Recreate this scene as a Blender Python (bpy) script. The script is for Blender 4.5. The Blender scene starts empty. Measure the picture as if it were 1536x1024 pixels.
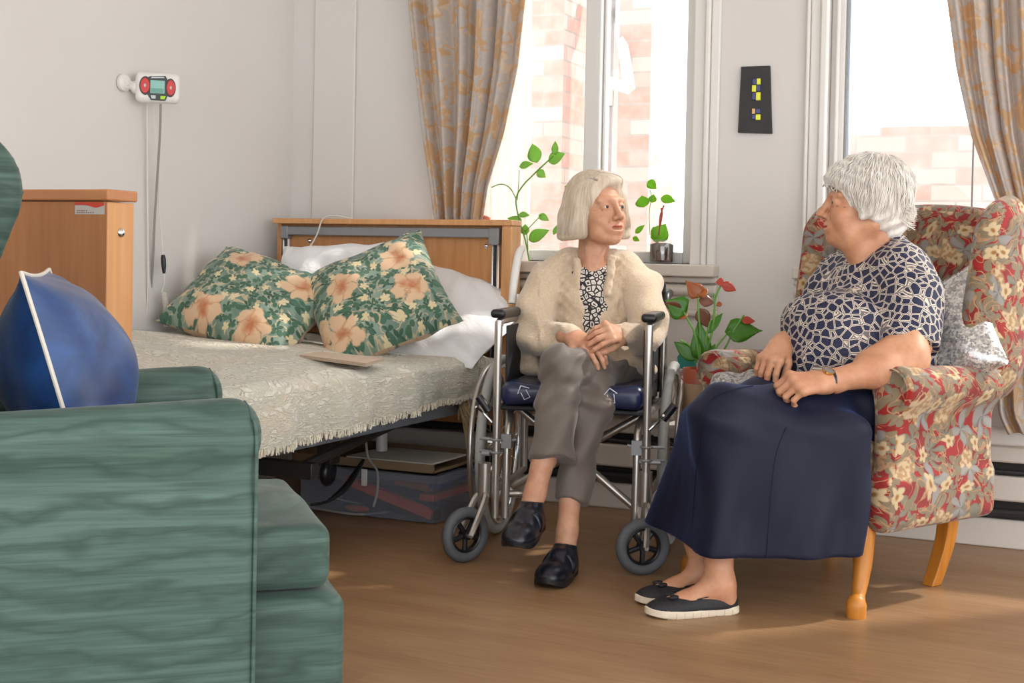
import bpy, math, random
import numpy as np
from mathutils import Vector, Matrix
random.seed(7); rng = np.random.default_rng(7)
S = bpy.context.scene
COL = S.collection
# ---------------------------------------------------------------- camera model (metres, room axes: +x along the window wall, +y out through it)
FPX = 2000.0; PXC = 768.0; PYC = 425.0
CAM = np.array([0, 0, .95])
FH = np.array([-.4134, .9105, 0]); RH = np.array([.9105, .4134, 0]); UP = np.array([0, 0, 1.])
_p, _r = .021, .02
FW = math.cos(_p)*FH - math.sin(_p)*UP
U0 = math.sin(_p)*FH + math.cos(_p)*UP
CU = math.cos(_r)*U0 - math.sin(_r)*RH
CR = math.cos(_r)*RH + math.sin(_r)*U0
def P(px, py, Z):
    """point seen at a pixel, Z metres from the camera"""
    return CAM + Z*(FW + (px-PXC)/FPX*CR - (py-PYC)/FPX*CU)
def ray(px, py): return FW + (px-PXC)/FPX*CR - (py-PYC)/FPX*CU
def Pz(px, py, z):
    d = ray(px, py); return CAM + d*((z-CAM[2])/d[2])
def Py(px, py, y):
    d = ray(px, py); return CAM + d*(y/d[1])
def Px(px, py, x):
    d = ray(px, py); return CAM + d*(x/d[0])
def W(X, Z, z=0.):
    """X metres right of the camera axis, Z metres ahead, height z"""
    return np.array([.9105*X-.4134*Z, .4134*X+.9105*Z, z])
def DIR(X, Z, z=0.):
    v = .9105*X-.4134*Z, .4134*X+.9105*Z, z
    v = np.array(v, float); return v/np.linalg.norm(v)
def nrm(v): v = np.asarray(v, float); return v/np.linalg.norm(v)
def frame(origin, fwd, up=(0, 0, 1)):
    """4x4: local x = fwd, local z ~ up, local y = up x fwd (left)"""
    f = nrm(fwd); u = np.asarray(up, float); u = nrm(u - f*np.dot(u, f)); l = np.cross(u, f)
    M = np.eye(4); M[:3, 0] = f; M[:3, 1] = l; M[:3, 2] = u; M[:3, 3] = origin
    return M
def rotm(ax, deg):
    return np.array(Matrix.Rotation(math.radians(deg), 4, ax))
def xf(M, p):
    p = np.asarray(p, float)
    return p @ M[:3, :3].T + M[:3, 3]
# ---------------------------------------------------------------- colours and nodes
def lin(c):
    if isinstance(c, str):
        c = [int(c[i:i+2], 16)/255 for i in (0, 2, 4)]
        c = [x/12.92 if x <= .04045 else ((x+.055)/1.055)**2.4 for x in c]
    return (c[0], c[1], c[2], 1)
class NT:
    def __init__(s, name):
        s.m = bpy.data.materials.new(name); s.m.use_nodes = True
        s.t = s.m.node_tree; s.t.nodes.clear()
        s.out = s.t.nodes.new('ShaderNodeOutputMaterial')
    def n(s, typ, *ins, out=0, **props):
        nd = s.t.nodes.new('ShaderNode'+typ)
        kw = {}
        for k, v in props.items():
            if k[0] == '_': kw[k[1:]] = v
            else: setattr(nd, k, v)
        for i, v in enumerate(ins):
            if v is not None: s.put(nd.inputs[i], v)
        for k, v in kw.items(): s.put(nd.inputs[k.replace('_', ' ')], v)
        return nd.outputs[out]
    def put(s, sock, v):
        if isinstance(v, bpy.types.NodeSocket): s.t.links.new(v, sock)
        else: sock.default_value = v
    def mth(s, op, a, b=None, c=None, clamp=False):
        return s.n('Math', a, b, c, operation=op, use_clamp=clamp)
    def vm(s, op, a, b=None, out=0): return s.n('VectorMath', a, b, operation=op, out=out)
    def scale(s, v, k):
        nd = s.t.nodes.new('ShaderNodeVectorMath'); nd.operation = 'SCALE'
        s.put(nd.inputs[0], v); s.put(nd.inputs['Scale'], k); return nd.outputs[0]
    def mix(s, f, a, b):
        nd = s.t.nodes.new('ShaderNodeMix'); nd.data_type = 'RGBA'
        s.put(nd.inputs[0], f); s.put(nd.inputs[6], lin(a) if isinstance(a, (str, tuple)) else a); s.put(nd.inputs[7], lin(b) if isinstance(b, (str, tuple)) else b)
        return nd.outputs[2]
    def rng(s, v, a, b, c=0., d=1.):
        return s.n('MapRange', v, a, b, c, d)
    def obj(s): return s.n('TexCoord', out=3)
    def uv(s): return s.n('TexCoord', out=2)
    def mapping(s, v, scale=(1, 1, 1), rot=(0, 0, 0), loc=(0, 0, 0)):
        return s.n('Mapping', v, loc, rot, scale)
    def noise(s, v, sc, det=3, rough=.5, dist=0., out=0):
        return s.n('TexNoise', _Vector=v, _Scale=sc, _Detail=det, _Roughness=rough, _Distortion=dist, out=out)
    def bsdf(s, col, rough=.6, metal=0., bump=None, bstr=.3, bdist=.01, **kw):
        nd = s.t.nodes.new('ShaderNodeBsdfPrincipled')
        s.put(nd.inputs['Base Color'], lin(col) if isinstance(col, (str, tuple)) else col)
        s.put(nd.inputs['Roughness'], rough); s.put(nd.inputs['Metallic'], metal)
        for k, v in kw.items(): s.put(nd.inputs[k.replace('_', ' ')], v)
        if bump is not None:
            b = s.t.nodes.new('ShaderNodeBump'); b.inputs['Strength'].default_value = bstr; b.inputs['Distance'].default_value = bdist
            s.put(b.inputs['Height'], bump); s.t.links.new(b.outputs[0], nd.inputs['Normal'])
        s.t.links.new(nd.outputs[0], s.out.inputs[0])
        return nd
    def petals(s, uvv, sc, n, R, seed=0., inner=.55):
        """mask of n-petalled flowers, one to a cell; also returns radius"""
        v = s.vm('ADD', s.scale(uvv, sc), (seed, seed*.7, 0))
        nd = s.t.nodes.new('ShaderNodeTexVoronoi'); nd.voronoi_dimensions = '2D'
        s.put(nd.inputs['Vector'], v); nd.inputs['Scale'].default_value = 1; nd.inputs['Randomness'].default_value = .6
        loc = s.vm('SUBTRACT', v, nd.outputs['Position'])
        sp = s.t.nodes.new('ShaderNodeSeparateXYZ'); s.put(sp.inputs[0], loc)
        an = s.mth('ARCTAN2', sp.outputs[1], sp.outputs[0])
        cr = s.t.nodes.new('ShaderNodeSeparateXYZ'); s.put(cr.inputs[0], nd.outputs['Color'])
        an = s.mth('ADD', an, s.mth('MULTIPLY', cr.outputs[0], 6.28))
        pet = s.mth('ABSOLUTE', s.mth('COSINE', s.mth('MULTIPLY', an, n/2.)))
        rr = nd.outputs['Distance']
        lim = s.mth('MULTIPLY', s.mth('MULTIPLY_ADD', pet, 1-inner, inner), R)
        return s.rng(s.mth('SUBTRACT', rr, lim), .02, -.02), rr, pet
def plain(name, col, rough=.55, metal=0., bs=0, bstr=.2, var=0., **kw):
    t = NT(name)
    c = lin(col)
    if var or bs: nz = t.noise(t.obj(), bs or 8, 4)
    cc = c
    if var: cc = t.mix(nz, tuple(x*(1-var) for x in c[:3]), tuple(min(1, x*(1+var)) for x in c[:3]))
    t.bsdf(cc if var else c[:3], rough, metal, nz if bs else None, bstr, .004, **kw)
    return t.m
# ---------------------------------------------------------------- objects
WLOC = {}
def link(o): COL.objects.link(o); return o
def tag(o, label=None, cat=None, group=None, kind=None):
    if label: o['label'] = label
    if cat: o['category'] = cat
    if group: o['group'] = group
    if kind: o['kind'] = kind
    return o
def thing(name, label, cat, loc, group=None):
    e = bpy.data.objects.new(name, None); e.location = [float(c) for c in loc]; e.empty_display_size = .1
    link(e); WLOC[e.name] = tuple(float(c) for c in loc)
    return tag(e, label, cat, group)
def attach(o, parent):
    if parent is not None:
        o.parent = parent
        # meshes keep world coordinates, so only an Empty's own place has to be undone
        off = Vector(WLOC.get(parent.name, (0, 0, 0)))
        o.matrix_parent_inverse = Matrix.Translation(off).inverted()
    return o
class B:
    """collects shapes into one mesh"""
    def __init__(s): s.v = []; s.f = []; s.uvs = None; s.n = 0
    def add(s, V, F):
        V = np.asarray(V, float).reshape(-1, 3)
        s.v.append(V); o = s.n
        s.f += [tuple(i+o for i in f) for f in F]; s.n += len(V); return s
    def box(s, lo, hi, M=None):
        lo = np.minimum(lo, hi) if False else np.asarray(lo, float); hi = np.asarray(hi, float)
        V = [[(lo, hi)[i][0], (lo, hi)[j][1], (lo, hi)[k][2]] for k in (0, 1) for j in (0, 1) for i in (0, 1)]
        V = np.array(V)
        if M is not None: V = xf(M, V)
        return s.add(V, [(0, 2, 3, 1), (4, 5, 7, 6), (0, 1, 5, 4), (2, 6, 7, 3), (0, 4, 6, 2), (1, 3, 7, 5)])
    def tube(s, pts, r, n=10, smooth=0, closed=False, flat=1., cap=True):
        pts = [np.asarray(p, float) for p in pts]
        if smooth: pts = spline(pts, smooth, closed)
        m = len(pts); rr = r if hasattr(r, '__len__') else [r]*m
        if len(rr) != m: rr = np.interp(np.linspace(0, 1, m), np.linspace(0, 1, len(rr)), rr)
        T = []
        for i in range(m):
            a = pts[(i-1) % m] if (closed or i > 0) else pts[0]; b = pts[(i+1) % m] if (closed or i < m-1) else pts[-1]
            T.append(nrm(b-a))
        ref = np.array([0, 0, 1.]) if abs(T[0][2]) < .9 else np.array([1., 0, 0])
        nn = nrm(np.cross(T[0], ref)); rings = []
        for i in range(m):
            nn = nn - T[i]*np.dot(nn, T[i]); nn = nrm(nn); bb = np.cross(T[i], nn)
            rings.append([pts[i] + rr[i]*(math.cos(a)*nn + flat*math.sin(a)*bb) for a in np.arange(n)*2*math.pi/n])
        V = np.array(rings).reshape(-1, 3); F = []
        for i in range(m if closed else m-1):
            for j in range(n):
                k = (j+1) % n; i2 = (i+1) % m
                F.append((i*n+j, i*n+k, i2*n+k, i2*n+j))
        if not closed and cap: F.append(tuple(range(n-1, -1, -1))); F.append(tuple((m-1)*n+j for j in range(n)))
        return s.add(V, F)
    def cyl(s, a, b, r, r2=None, n=16): return s.tube([a, b], [r, r if r2 is None else r2], n)
    def lathe(s, prof, M, n=32):
        V = []; F = []
        for (r, z) in prof:
            for j in range(n):
                a = 2*math.pi*j/n; V.append((r*math.cos(a), r*math.sin(a), z))
        m = len(prof)
        for i in range(m-1):
            for j in range(n):
                k = (j+1) % n; F.append((i*n+j, i*n+k, (i+1)*n+k, (i+1)*n+j))
        if prof[0][0] > 1e-4: F.append(tuple(range(n-1, -1, -1)))
        if prof[-1][0] > 1e-4: F.append(tuple((m-1)*n+j for j in range(n)))
        return s.add(xf(M, V), F)
    def torus(s, M, R, r, n=48, k=10, flat=1.):
        V = []; F = []
        for i in range(n):
            a = 2*math.pi*i/n
            for j in range(k):
                b = 2*math.pi*j/k; q = R + r*math.cos(b)
                V.append((q*math.cos(a), q*math.sin(a), r*flat*math.sin(b)))
        for i in range(n):
            for j in range(k): F.append((i*k+j, ((i+1) % n)*k+j, ((i+1) % n)*k+(j+1) % k, i*k+(j+1) % k))
        return s.add(xf(M, V), F)
    def grid(s, V, nu, nv, closed_u=False):
        """V of shape (nu*nv,3), row-major by u"""
        F = []
        for i in range(nu if closed_u else nu-1):
            for j in range(nv-1):
                i2 = (i+1) % nu
                F.append((i*nv+j, i2*nv+j, i2*nv+j+1, i*nv+j+1))
        return s.add(V, F)
    def ell(s, c, r, M=None, nu=20, nv=12):
        V = []; F = []
        for i in range(nv+1):
            th = math.pi*i/nv
            for j in range(nu):
                a = 2*math.pi*j/nu; V.append((r[0]*math.sin(th)*math.cos(a), r[1]*math.sin(th)*math.sin(a), r[2]*math.cos(th)))
        for i in range(nv):
            for j in range(nu):
                k = (j+1) % nu; F.append((i*nu+j, (i+1)*nu+j, (i+1)*nu+k, i*nu+k))
        V = np.array(V)
        if M is not None: V = V @ M[:3, :3].T
        return s.add(V+np.asarray(c), F)
    def build(s, name, mat, parent=None, smooth=True, bevel=0, seg=2, sub=0, solid=0, uv=None, kind=None, auto=True):
        V = np.concatenate(s.v); me = bpy.data.meshes.new(name)
        me.from_pydata([tuple(v) for v in V.tolist()], [], s.f); me.update()
        return finish(name, me, mat, parent, smooth, bevel, seg, sub, solid, uv, kind, auto)
def finish(name, me, mat, parent, smooth=True, bevel=0, seg=2, sub=0, solid=0, uv=None, kind=None, auto=True):
    o = bpy.data.objects.new(name, me); link(o)
    if mat is not None:
        for m_ in (mat if isinstance(mat, list) else [mat]): me.materials.append(m_)
    if uv is None: boxuv(me)
    else:
        l = me.uv_layers.new(name='UVMap'); li = np.empty(len(me.loops), int); me.loops.foreach_get('vertex_index', li)
        l.data.foreach_set('uv', np.asarray(uv)[li].astype(np.float32).ravel())
    if bevel:
        m = o.modifiers.new('b', 'BEVEL'); m.width = bevel; m.segments = seg; m.limit_method = 'ANGLE'; m.angle_limit = math.radians(40)
    if sub: m = o.modifiers.new('s', 'SUBSURF'); m.levels = m.render_levels = sub
    if solid: m = o.modifiers.new('t', 'SOLIDIFY'); m.thickness = solid; m.offset = 0
    if smooth:
        me.polygons.foreach_set('use_smooth', [True]*len(me.polygons))
        if auto:
            try: me.set_sharp_from_angle(angle=math.radians(38))
            except Exception: pass
    if kind: o['kind'] = kind
    attach(o, parent)
    return o
def boxuv(me):
    if not len(me.polygons): return
    nl = len(me.loops); li = np.empty(nl, np.int32); me.loops.foreach_get('vertex_index', li)
    co = np.empty(len(me.vertices)*3, np.float32); me.vertices.foreach_get('co', co); co = co.reshape(-1, 3)
    nn = np.empty(len(me.polygons)*3, np.float32); me.polygons.foreach_get('normal', nn); nn = np.abs(nn.reshape(-1, 3))
    tot = np.empty(len(me.polygons), np.int32); me.polygons.foreach_get('loop_total', tot)
    ax = np.repeat(nn.argmax(1), tot); c = co[li]
    uv = np.where((ax == 2)[:, None], c[:, :2], np.where((ax == 1)[:, None], c[:, [0, 2]], c[:, [1, 2]]))
    l = me.uv_layers.new(name='UVMap'); l.data.foreach_set('uv', uv.astype(np.float32).ravel())
def spline(pts, k=6, closed=False):
    out = []; m = len(pts)
    for i in range(m if closed else m-1):
        if closed: p0, p1, p2, p3 = (pts[(i+j-1) % m] for j in range(4))
        else: p0, p1, p2, p3 = pts[max(i-1, 0)], pts[i], pts[i+1], pts[min(i+2, m-1)]
        for t in np.arange(k)/k:
            out.append(.5*((2*p1)+(-p0+p2)*t+(2*p0-5*p1+4*p2-p3)*t*t+(-p0+3*p1-3*p2+p3)*t**3))
    if not closed: out.append(pts[-1])
    return out
# ---------------------------------------------------------------- soft shapes: blended solids turned into one surface
def wob(Pn, f, seed=0):
    a = Pn*f
    return (np.sin(a[:, 0]*1.0+a[:, 1]*.7+seed)+np.sin(a[:, 1]*1.3-a[:, 2]*.8+seed*2.1)+np.sin(a[:, 2]*1.1+a[:, 0]*.9+seed*.6)+np.sin(a[:, 0]*2.1-a[:, 2]*1.7+a[:, 1]*.4+seed))/4
class SDF:
    def __init__(s): s.ops = []; s.lo = np.full(3, 1e9); s.hi = -s.lo; s.post = []
    def _bb(s, pts, r):
        for p in pts: s.lo = np.minimum(s.lo, np.asarray(p)-r); s.hi = np.maximum(s.hi, np.asarray(p)+r)
    def _push(s, f, k, mode): s.ops.append((f, k, mode)); return s
    def cone(s, a, b, ra, rb, k=.02, mode='+', flat=None, fa=1.):
        """rounded cone; flat=(axis, f): squeezed along a world axis by f"""
        a = np.asarray(a, float); b = np.asarray(b, float); ba = b-a; L = max(ba@ba, 1e-9)
        if mode == '+': s._bb([a, b], max(ra, rb))
        ax = None if flat is None else nrm(flat)
        def f(Q):
            pa = Q-a; h = np.clip(pa@ba/L, 0, 1); d = pa-h[:, None]*ba
            if ax is not None:
                c = d@ax; d = d + (c*(1/fa-1))[:, None]*ax
                return (np.sqrt((d*d).sum(1))-(ra+(rb-ra)*h))*min(fa, 1)
            return np.sqrt((d*d).sum(1))-(ra+(rb-ra)*h)
        return s._push(f, k, mode)
    def cyl(s, a, b, ra, rb, k=.01, mode='+', rnd=.004, flat=None, fa=1.):
        a = np.asarray(a, float); b = np.asarray(b, float); L = np.linalg.norm(b-a); ax = (b-a)/L
        if mode == '+': s._bb([a, b], max(ra, rb))
        fx = None if flat is None else nrm(flat)
        def f(Q):
            pa = Q-a; h = pa@ax; d = pa-h[:, None]*ax
            if fx is not None: d = d + ((d@fx)*(1/fa-1))[:, None]*fx
            rad = np.sqrt((d*d).sum(1)) - (ra+(rb-ra)*np.clip(h/L, 0, 1)) + rnd
            axd = np.abs(h-L/2)-L/2+rnd
            return np.minimum(np.maximum(rad, axd), 0)+np.sqrt(np.maximum(rad, 0)**2+np.maximum(axd, 0)**2)-rnd
        return s._push(f, k, mode)
    def ell(s, c, r, M=None, k=.02, mode='+'):
        c = np.asarray(c, float); r = np.asarray(r, float)
        if mode == '+': s._bb([c], r.max())
        R_ = None if M is None else M[:3, :3]
        def f(Q):
            q = Q-c
            if R_ is not None: q = q@R_
            k0 = np.sqrt(((q/r)**2).sum(1)); k1 = np.sqrt(((q/r**2)**2).sum(1))+1e-9
            return k0*(k0-1)/k1
        return s._push(f, k, mode)
    def box(s, c, h, M=None, rad=.01, k=.01, mode='+'):
        c = np.asarray(c, float); h = np.asarray(h, float)
        if mode == '+': s._bb([c], np.linalg.norm(h))
        R_ = None if M is None else M[:3, :3]
        def f(Q):
            q = Q-c
            if R_ is not None: q = q@R_
            q = np.abs(q)-h+rad
            return np.sqrt((np.maximum(q, 0)**2).sum(1))+np.minimum(q.max(1), 0)-rad
        return s._push(f, k, mode)
    def half(s, p, n, k=.004):
        """keep the side n points away from"""
        p = np.asarray(p, float); n = nrm(n)
        return s._push(lambda Q: -((Q-p)@n), k, '-')
    def disp(s, f): s.ops.append((f, 0, 'd')); return s
    def ev(s, Q):
        D = None
        for f, k, m in s.ops:
            if m == 'd': D = D+f(Q); continue
            d = f(Q)
            if D is None: D = d; continue
            if m == '+':
                if k <= 0: D = np.minimum(D, d)
                else: h = np.clip(.5+.5*(d-D)/k, 0, 1); D = d+(D-d)*h-k*h*(1-h)
            else:
                d = -d
                if k <= 0: D = np.maximum(D, d)
                else: h = np.clip(.5-.5*(d-D)/k, 0, 1); D = d+(D-d)*h+k*h*(1-h)
        return D
    def mesh(s, res, pad=.02, M=None):
        lo = s.lo-pad-res; hi = s.hi+pad+res
        n = np.ceil((hi-lo)/res).astype(int)+1
        # coarse pass: only samples near the surface are worked out exactly
        c = 6; nc = -(-n//c)
        gc = np.stack(np.meshgrid(*[lo[i]+(np.arange(nc[i])+.5)*c*res for i in range(3)], indexing='ij'), -1).reshape(-1, 3)
        Dc = s.ev(gc).reshape(nc); near = np.abs(Dc) < c*res*1.45
        D = np.repeat(np.repeat(np.repeat(Dc, c, 0), c, 1), c, 2)
        idx = np.argwhere(near)
        off = np.stack(np.meshgrid(*[np.arange(c)]*3, indexing='ij'), -1).reshape(-1, 3)
        for st in range(0, len(idx), 2500):
            ii = (idx[st:st+2500, None, :]*c+off[None]).reshape(-1, 3)
            D[ii[:, 0], ii[:, 1], ii[:, 2]] = s.ev(lo+ii*res)
        V, F = nets(D, lo, res)
        if M is not None: V = xf(M, V)
        return V, F
    def build(s, name, mat, parent=None, res=.006, M=None, smooth_it=2, uvf=None, pad=.02):
        V, F = s.mesh(res, pad, M)
        V = relax(V, F, smooth_it)
        return npmesh(name, V, F, mat, parent, uvf)
def npmesh(name, V, F, mat, parent, uvf=None, kind=None):
    me = bpy.data.meshes.new(name); me.vertices.add(len(V)); me.vertices.foreach_set('co', V.astype(np.float32).ravel())
    me.loops.add(len(F)*4); me.loops.foreach_set('vertex_index', F.astype(np.int32).ravel())
    me.polygons.add(len(F)); me.polygons.foreach_set('loop_start', (np.arange(len(F))*4).astype(np.int32))
    me.update(calc_edges=True); me.validate()
    return finish(name, me, mat, parent, True, auto=False, uv=None if uvf is None else uvf(V), kind=kind)
def relax(V, F, it):
    for _ in range(it):
        acc = np.zeros_like(V); cnt = np.zeros(len(V))
        for a, b in ((0, 1), (1, 2), (2, 3), (3, 0)):
            for x, y in ((a, b), (b, a)):
                for ax in range(3): acc[:, ax] += np.bincount(F[:, x], V[F[:, y], ax], len(V))
                cnt += np.bincount(F[:, x], minlength=len(V))
        V = V*.4+.6*acc/np.maximum(cnt, 1)[:, None]
    return V
def nets(D, lo, h):
    s = D < 0
    c = [s[i:D.shape[0]-1+i, j:D.shape[1]-1+j, k:D.shape[2]-1+k] for i in (0, 1) for j in (0, 1) for k in (0, 1)]
    cnt = sum(x.astype(np.int8) for x in c)
    act = (cnt > 0) & (cnt < 8)
    ids = np.full(act.shape, -1, np.int64); A = np.argwhere(act); ids[act] = np.arange(len(A))
    acc = np.zeros((len(A), 3)); num = np.zeros(len(A))
    cor = [(i, j, k) for i in (0, 1) for j in (0, 1) for k in (0, 1)]
    for a in cor:
        for ax in range(3):
            if a[ax]: continue
            b = list(a); b[ax] = 1
            da = D[A[:, 0]+a[0], A[:, 1]+a[1], A[:, 2]+a[2]]; db = D[A[:, 0]+b[0], A[:, 1]+b[1], A[:, 2]+b[2]]
            m = (da < 0) != (db < 0); t = np.where(m, da/np.where(da == db, 1, da-db), 0)
            p = np.tile(np.array(a, float), (len(A), 1)); p[:, ax] += t
            acc += p*m[:, None]; num += m
    V = lo+(A+acc/num[:, None])*h
    Fs = []
    for ax in range(3):
        o1, o2 = (ax+1) % 3, (ax+2) % 3
        sl0 = [slice(None)]*3; sl1 = [slice(None)]*3; sl0[ax] = slice(0, -1); sl1[ax] = slice(1, None)
        e = s[tuple(sl0)] != s[tuple(sl1)]; E = np.argwhere(e)
        E = E[(E[:, o1] > 0) & (E[:, o2] > 0) & (E[:, o1] < act.shape[o1]) & (E[:, o2] < act.shape[o2])]
        if not len(E): continue
        def cell(d1, d2):
            q = E.copy(); q[:, o1] -= d1; q[:, o2] -= d2; return ids[q[:, 0], q[:, 1], q[:, 2]]
        Q = np.stack([cell(1, 1), cell(0, 1), cell(0, 0), cell(1, 0)], 1)
        fl = ~s[E[:, 0], E[:, 1], E[:, 2]]
        Q[fl] = Q[fl][:, ::-1]; Fs.append(Q)
    F = np.concatenate(Fs); F = F[(F >= 0).all(1)]
    return V, F
# ================================================================ materials
M = {}
def mk_materials():
    t = NT('wall_paint'); o = t.obj(); nz = t.noise(o, 1.3, 4); n2 = t.noise(o, 60, 3)
    t.bsdf(t.mix(nz, 'cfcac5', 'dad7d3'), .75, 0, n2, .12, .004); M['wall'] = t.m
    M['ceil'] = plain('ceiling_paint', 'ebe8e3', .8, bs=30, bstr=.1)
    M['white'] = plain('white_gloss_paint', 'dedbd5', .35, bs=5, bstr=.03)
    M['sill'] = plain('cream_paint', 'd2c9bf', .45, bs=5, bstr=.03)
    M['upvc'] = plain('white_plastic_frame', 'd6d4d0', .3)
    t = NT('floor_vinyl'); o = t.mapping(t.obj(), rot=(0, 0, .05))
    br = t.n('TexBrick', _Vector=t.mapping(o, (1, 1, 1), (0, 0, 0)), _Scale=1., out=0, offset=.37)
    bn = br.node; bn.inputs['Brick Width'].default_value = 1.2; bn.inputs['Row Height'].default_value = .17; bn.inputs['Mortar Size'].default_value = .0012
    bn.inputs['Color1'].default_value = lin('94704e'); bn.inputs['Color2'].default_value = lin('9b7855'); bn.inputs['Mortar'].default_value = lin('846447'); bn.inputs['Mortar Smooth'].default_value = .6
    gr = t.noise(t.mapping(o, (2.2, 34, 1)), 3, 6, .6, .6); g2 = t.noise(t.mapping(o, (1, 5, 1)), 2.2, 4)
    c = t.mix(t.rng(gr, .35, .7), br, t.mix(.5, br, '7d5838')); c = t.mix(t.rng(g2, .35, .7, 0, .5), c, 'a98864')
    t.bsdf(c, t.rng(gr, .3, .7, .33, .45), 0, gr, .05, .002); M['floor'] = t.m
    def wood(name, a, b, axis='z'):
        t = NT(name); sc = {'z': (14, 14, .9), 'x': (.9, 14, 14)}[axis]
        o = t.mapping(t.obj(), sc); w = t.noise(o, 3.2, 6, .55, .4); v = t.noise(t.obj(), 1.5, 2)
        c = t.mix(t.rng(w, .3, .72), a, b); c = t.mix(t.rng(v, .3, .8, 0, .35), c, a)
        t.bsdf(c, .42, 0, w, .05, .002); return t.m
    M['beech'] = wood('beech_veneer', 'b67b48', 'cb9562'); M['beech_edge'] = wood('beech_edge', 'c98e58', 'd9a673')
    M['beech_dark'] = wood('beech_foot_panel', 'a2683a', 'b67d4b'); M['beech_trim'] = wood('beech_top_trim', 'b37648', 'c0855a', 'x')
    M['leg_wood'] = wood('honey_leg_wood', 'b06a1c', 'c98532')
    M['grey_metal'] = plain('grey_painted_metal', '8c8e90', .45, .3)
    M['rail_metal'] = plain('blue_grey_steel', '8f99a6', .35, .75, bs=12, bstr=.05, var=.1)
    M['chrome'] = plain('chrome', 'd5d6d8', .16, 1.)
    M['alu'] = plain('silver_lacquered_tube', 'b9b4ae', .3, .85, bs=20, bstr=.03)
    M['blackp'] = plain('black_plastic', '15151a', .35)
    M['black_fab'] = plain('black_nylon', '16161b', .7, bs=200, bstr=.2)
    M['tyre'] = plain('grey_rubber', '55575b', .6, bs=80, bstr=.2); M['tyre2'] = plain('pale_grey_rubber', 'a9aaa6', .6, bs=120, bstr=.5)
    M['whitep'] = plain('white_plastic', 'dcd9d4', .35)
    M['cable_grey'] = plain('grey_cable', '8e8a86', .5); M['cable_black'] = plain('black_cable', '2a2a2c', .5); M['cable_white'] = plain('white_cable', 'd8d3cb', .5)
    # glass
    t = NT('window_glass'); tr = t.n('BsdfTransparent', (1, 1, 1, 1)); gl = t.n('BsdfGlossy', (1, 1, 1, 1)); t.put(gl.node.inputs['Roughness'], .02)
    mx = t.n('MixShader', .02, tr, gl); t.put(t.out.inputs[0], mx); M['glass'] = t.m
    t = NT('clear_plastic'); tr = t.n('BsdfTransparent', (.93, .94, .96, 1)); gl = t.n('BsdfPrincipled'); t.put(gl.node.inputs['Base Color'], lin('aab0bc')); t.put(gl.node.inputs['Roughness'], .2)
    mx = t.n('MixShader', .2, tr, gl); t.put(t.out.inputs[0], mx); M['clear'] = t.m
    t = NT('jar_glass'); tr = t.n('BsdfTransparent', (.93, .95, .95, 1)); gl = t.n('BsdfGlossy', (1, 1, 1, 1)); t.put(gl.node.inputs['Roughness'], .05)
    mx = t.n('MixShader', .12, tr, gl); t.put(t.out.inputs[0], mx); M['jar'] = t.m
    # sheer
    t = NT('sheer_voile'); tr = t.n('BsdfTransparent', (1, 1, 1, 1)); tl = t.n('BsdfTranslucent', lin('fbf8f2')); df = t.n('BsdfDiffuse', lin('fbf8f2'))
    a = t.n('MixShader', .5, tl, df); mx = t.n('MixShader', .75, tr, a); t.put(t.out.inputs[0], mx); M['sheer'] = t.m
    # damask curtain
    t = NT('damask_curtain'); u = t.uv()
    d = t.vm('ADD', u, t.scale(t.vm('SUBTRACT', t.noise(u, 9, 2, out=1), (.5, .5, .5)), .16))
    p1, rr, _ = t.petals(d, 6.5, 5, .44, 3.1, .5); n1 = t.noise(t.mapping(d, (1, .7, 1)), 11, 2)
    p2, _, _ = t.petals(d, 12, 3, .42, 8.3, .2)
    m = t.mth('MAXIMUM', p1, t.mth('MAXIMUM', t.rng(n1, .60, .63), p2))
    n3 = t.noise(u, 60, 2)
    c = t.mix(m, 'cba880', t.mix(n3, 'b9afa9', 'cbc1b8')); 
    n4 = t.noise(d, 30, 3); c = t.mix(t.rng(n4, .58, .62, 0, .55), c, 'e3c49c')
    nd = t.bsdf(c, t.rng(m, 0, 1, .7, .45), 0, t.mth('ADD', m, t.mth('MULTIPLY', n3, .4)), .25, .003, Sheen_Weight=.3)
    tl = t.n('BsdfTranslucent', c); mx = t.n('MixShader', .3, nd.outputs[0], tl); t.put(t.out.inputs[0], mx); M['curtain'] = t.m
    # outdoor brick
    t = NT('outdoor_brick'); u = t.uv(); br = t.n('TexBrick', _Vector=u, _Scale=1.); bn = br.node
    bn.inputs['Brick Width'].default_value = .235; bn.inputs['Row Height'].default_value = .078; bn.inputs['Mortar Size'].default_value = .006; bn.inputs['Mortar Smooth'].default_value = .3
    bn.inputs['Color1'].default_value = lin('d2a294'); bn.inputs['Color2'].default_value = lin('e2d8d0'); bn.inputs['Mortar'].default_value = lin('b5aaa1'); bn.inputs['Bias'].default_value = -.25
    nz = t.noise(u, 14, 5); c = t.mix(t.rng(nz, .4, .7, 0, .45), br, 'd8c8be'); t.bsdf(c, .9, 0, br.node.outputs[1], -.4, .01); M['brick'] = t.m
    # bedspread
    t = NT('cream_bedspread'); u = t.uv(); d = t.vm('ADD', u, t.scale(t.vm('SUBTRACT', t.noise(u, 7, 3, out=1), (.5, .5, .5)), .22))
    w = t.n('TexVoronoi', _Vector=d, _Scale=24., feature='DISTANCE_TO_EDGE'); n1 = t.noise(d, 20, 4)
    m = t.mth('MULTIPLY', t.rng(w, .03, .13), t.rng(n1, .4, .56)); fz = t.noise(u, 160, 3)
    base = t.mix(t.rng(t.noise(u, 3.2, 3), .45, .65), 'bfbda9', 'cdbfa8'); c = t.mix(m, base, 'dcd6c4')
    t.bsdf(c, .95, 0, t.mth('ADD', m, t.mth('MULTIPLY', fz, .8)), .7, .008, Sheen_Weight=.4); M['spread'] = t.m
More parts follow.
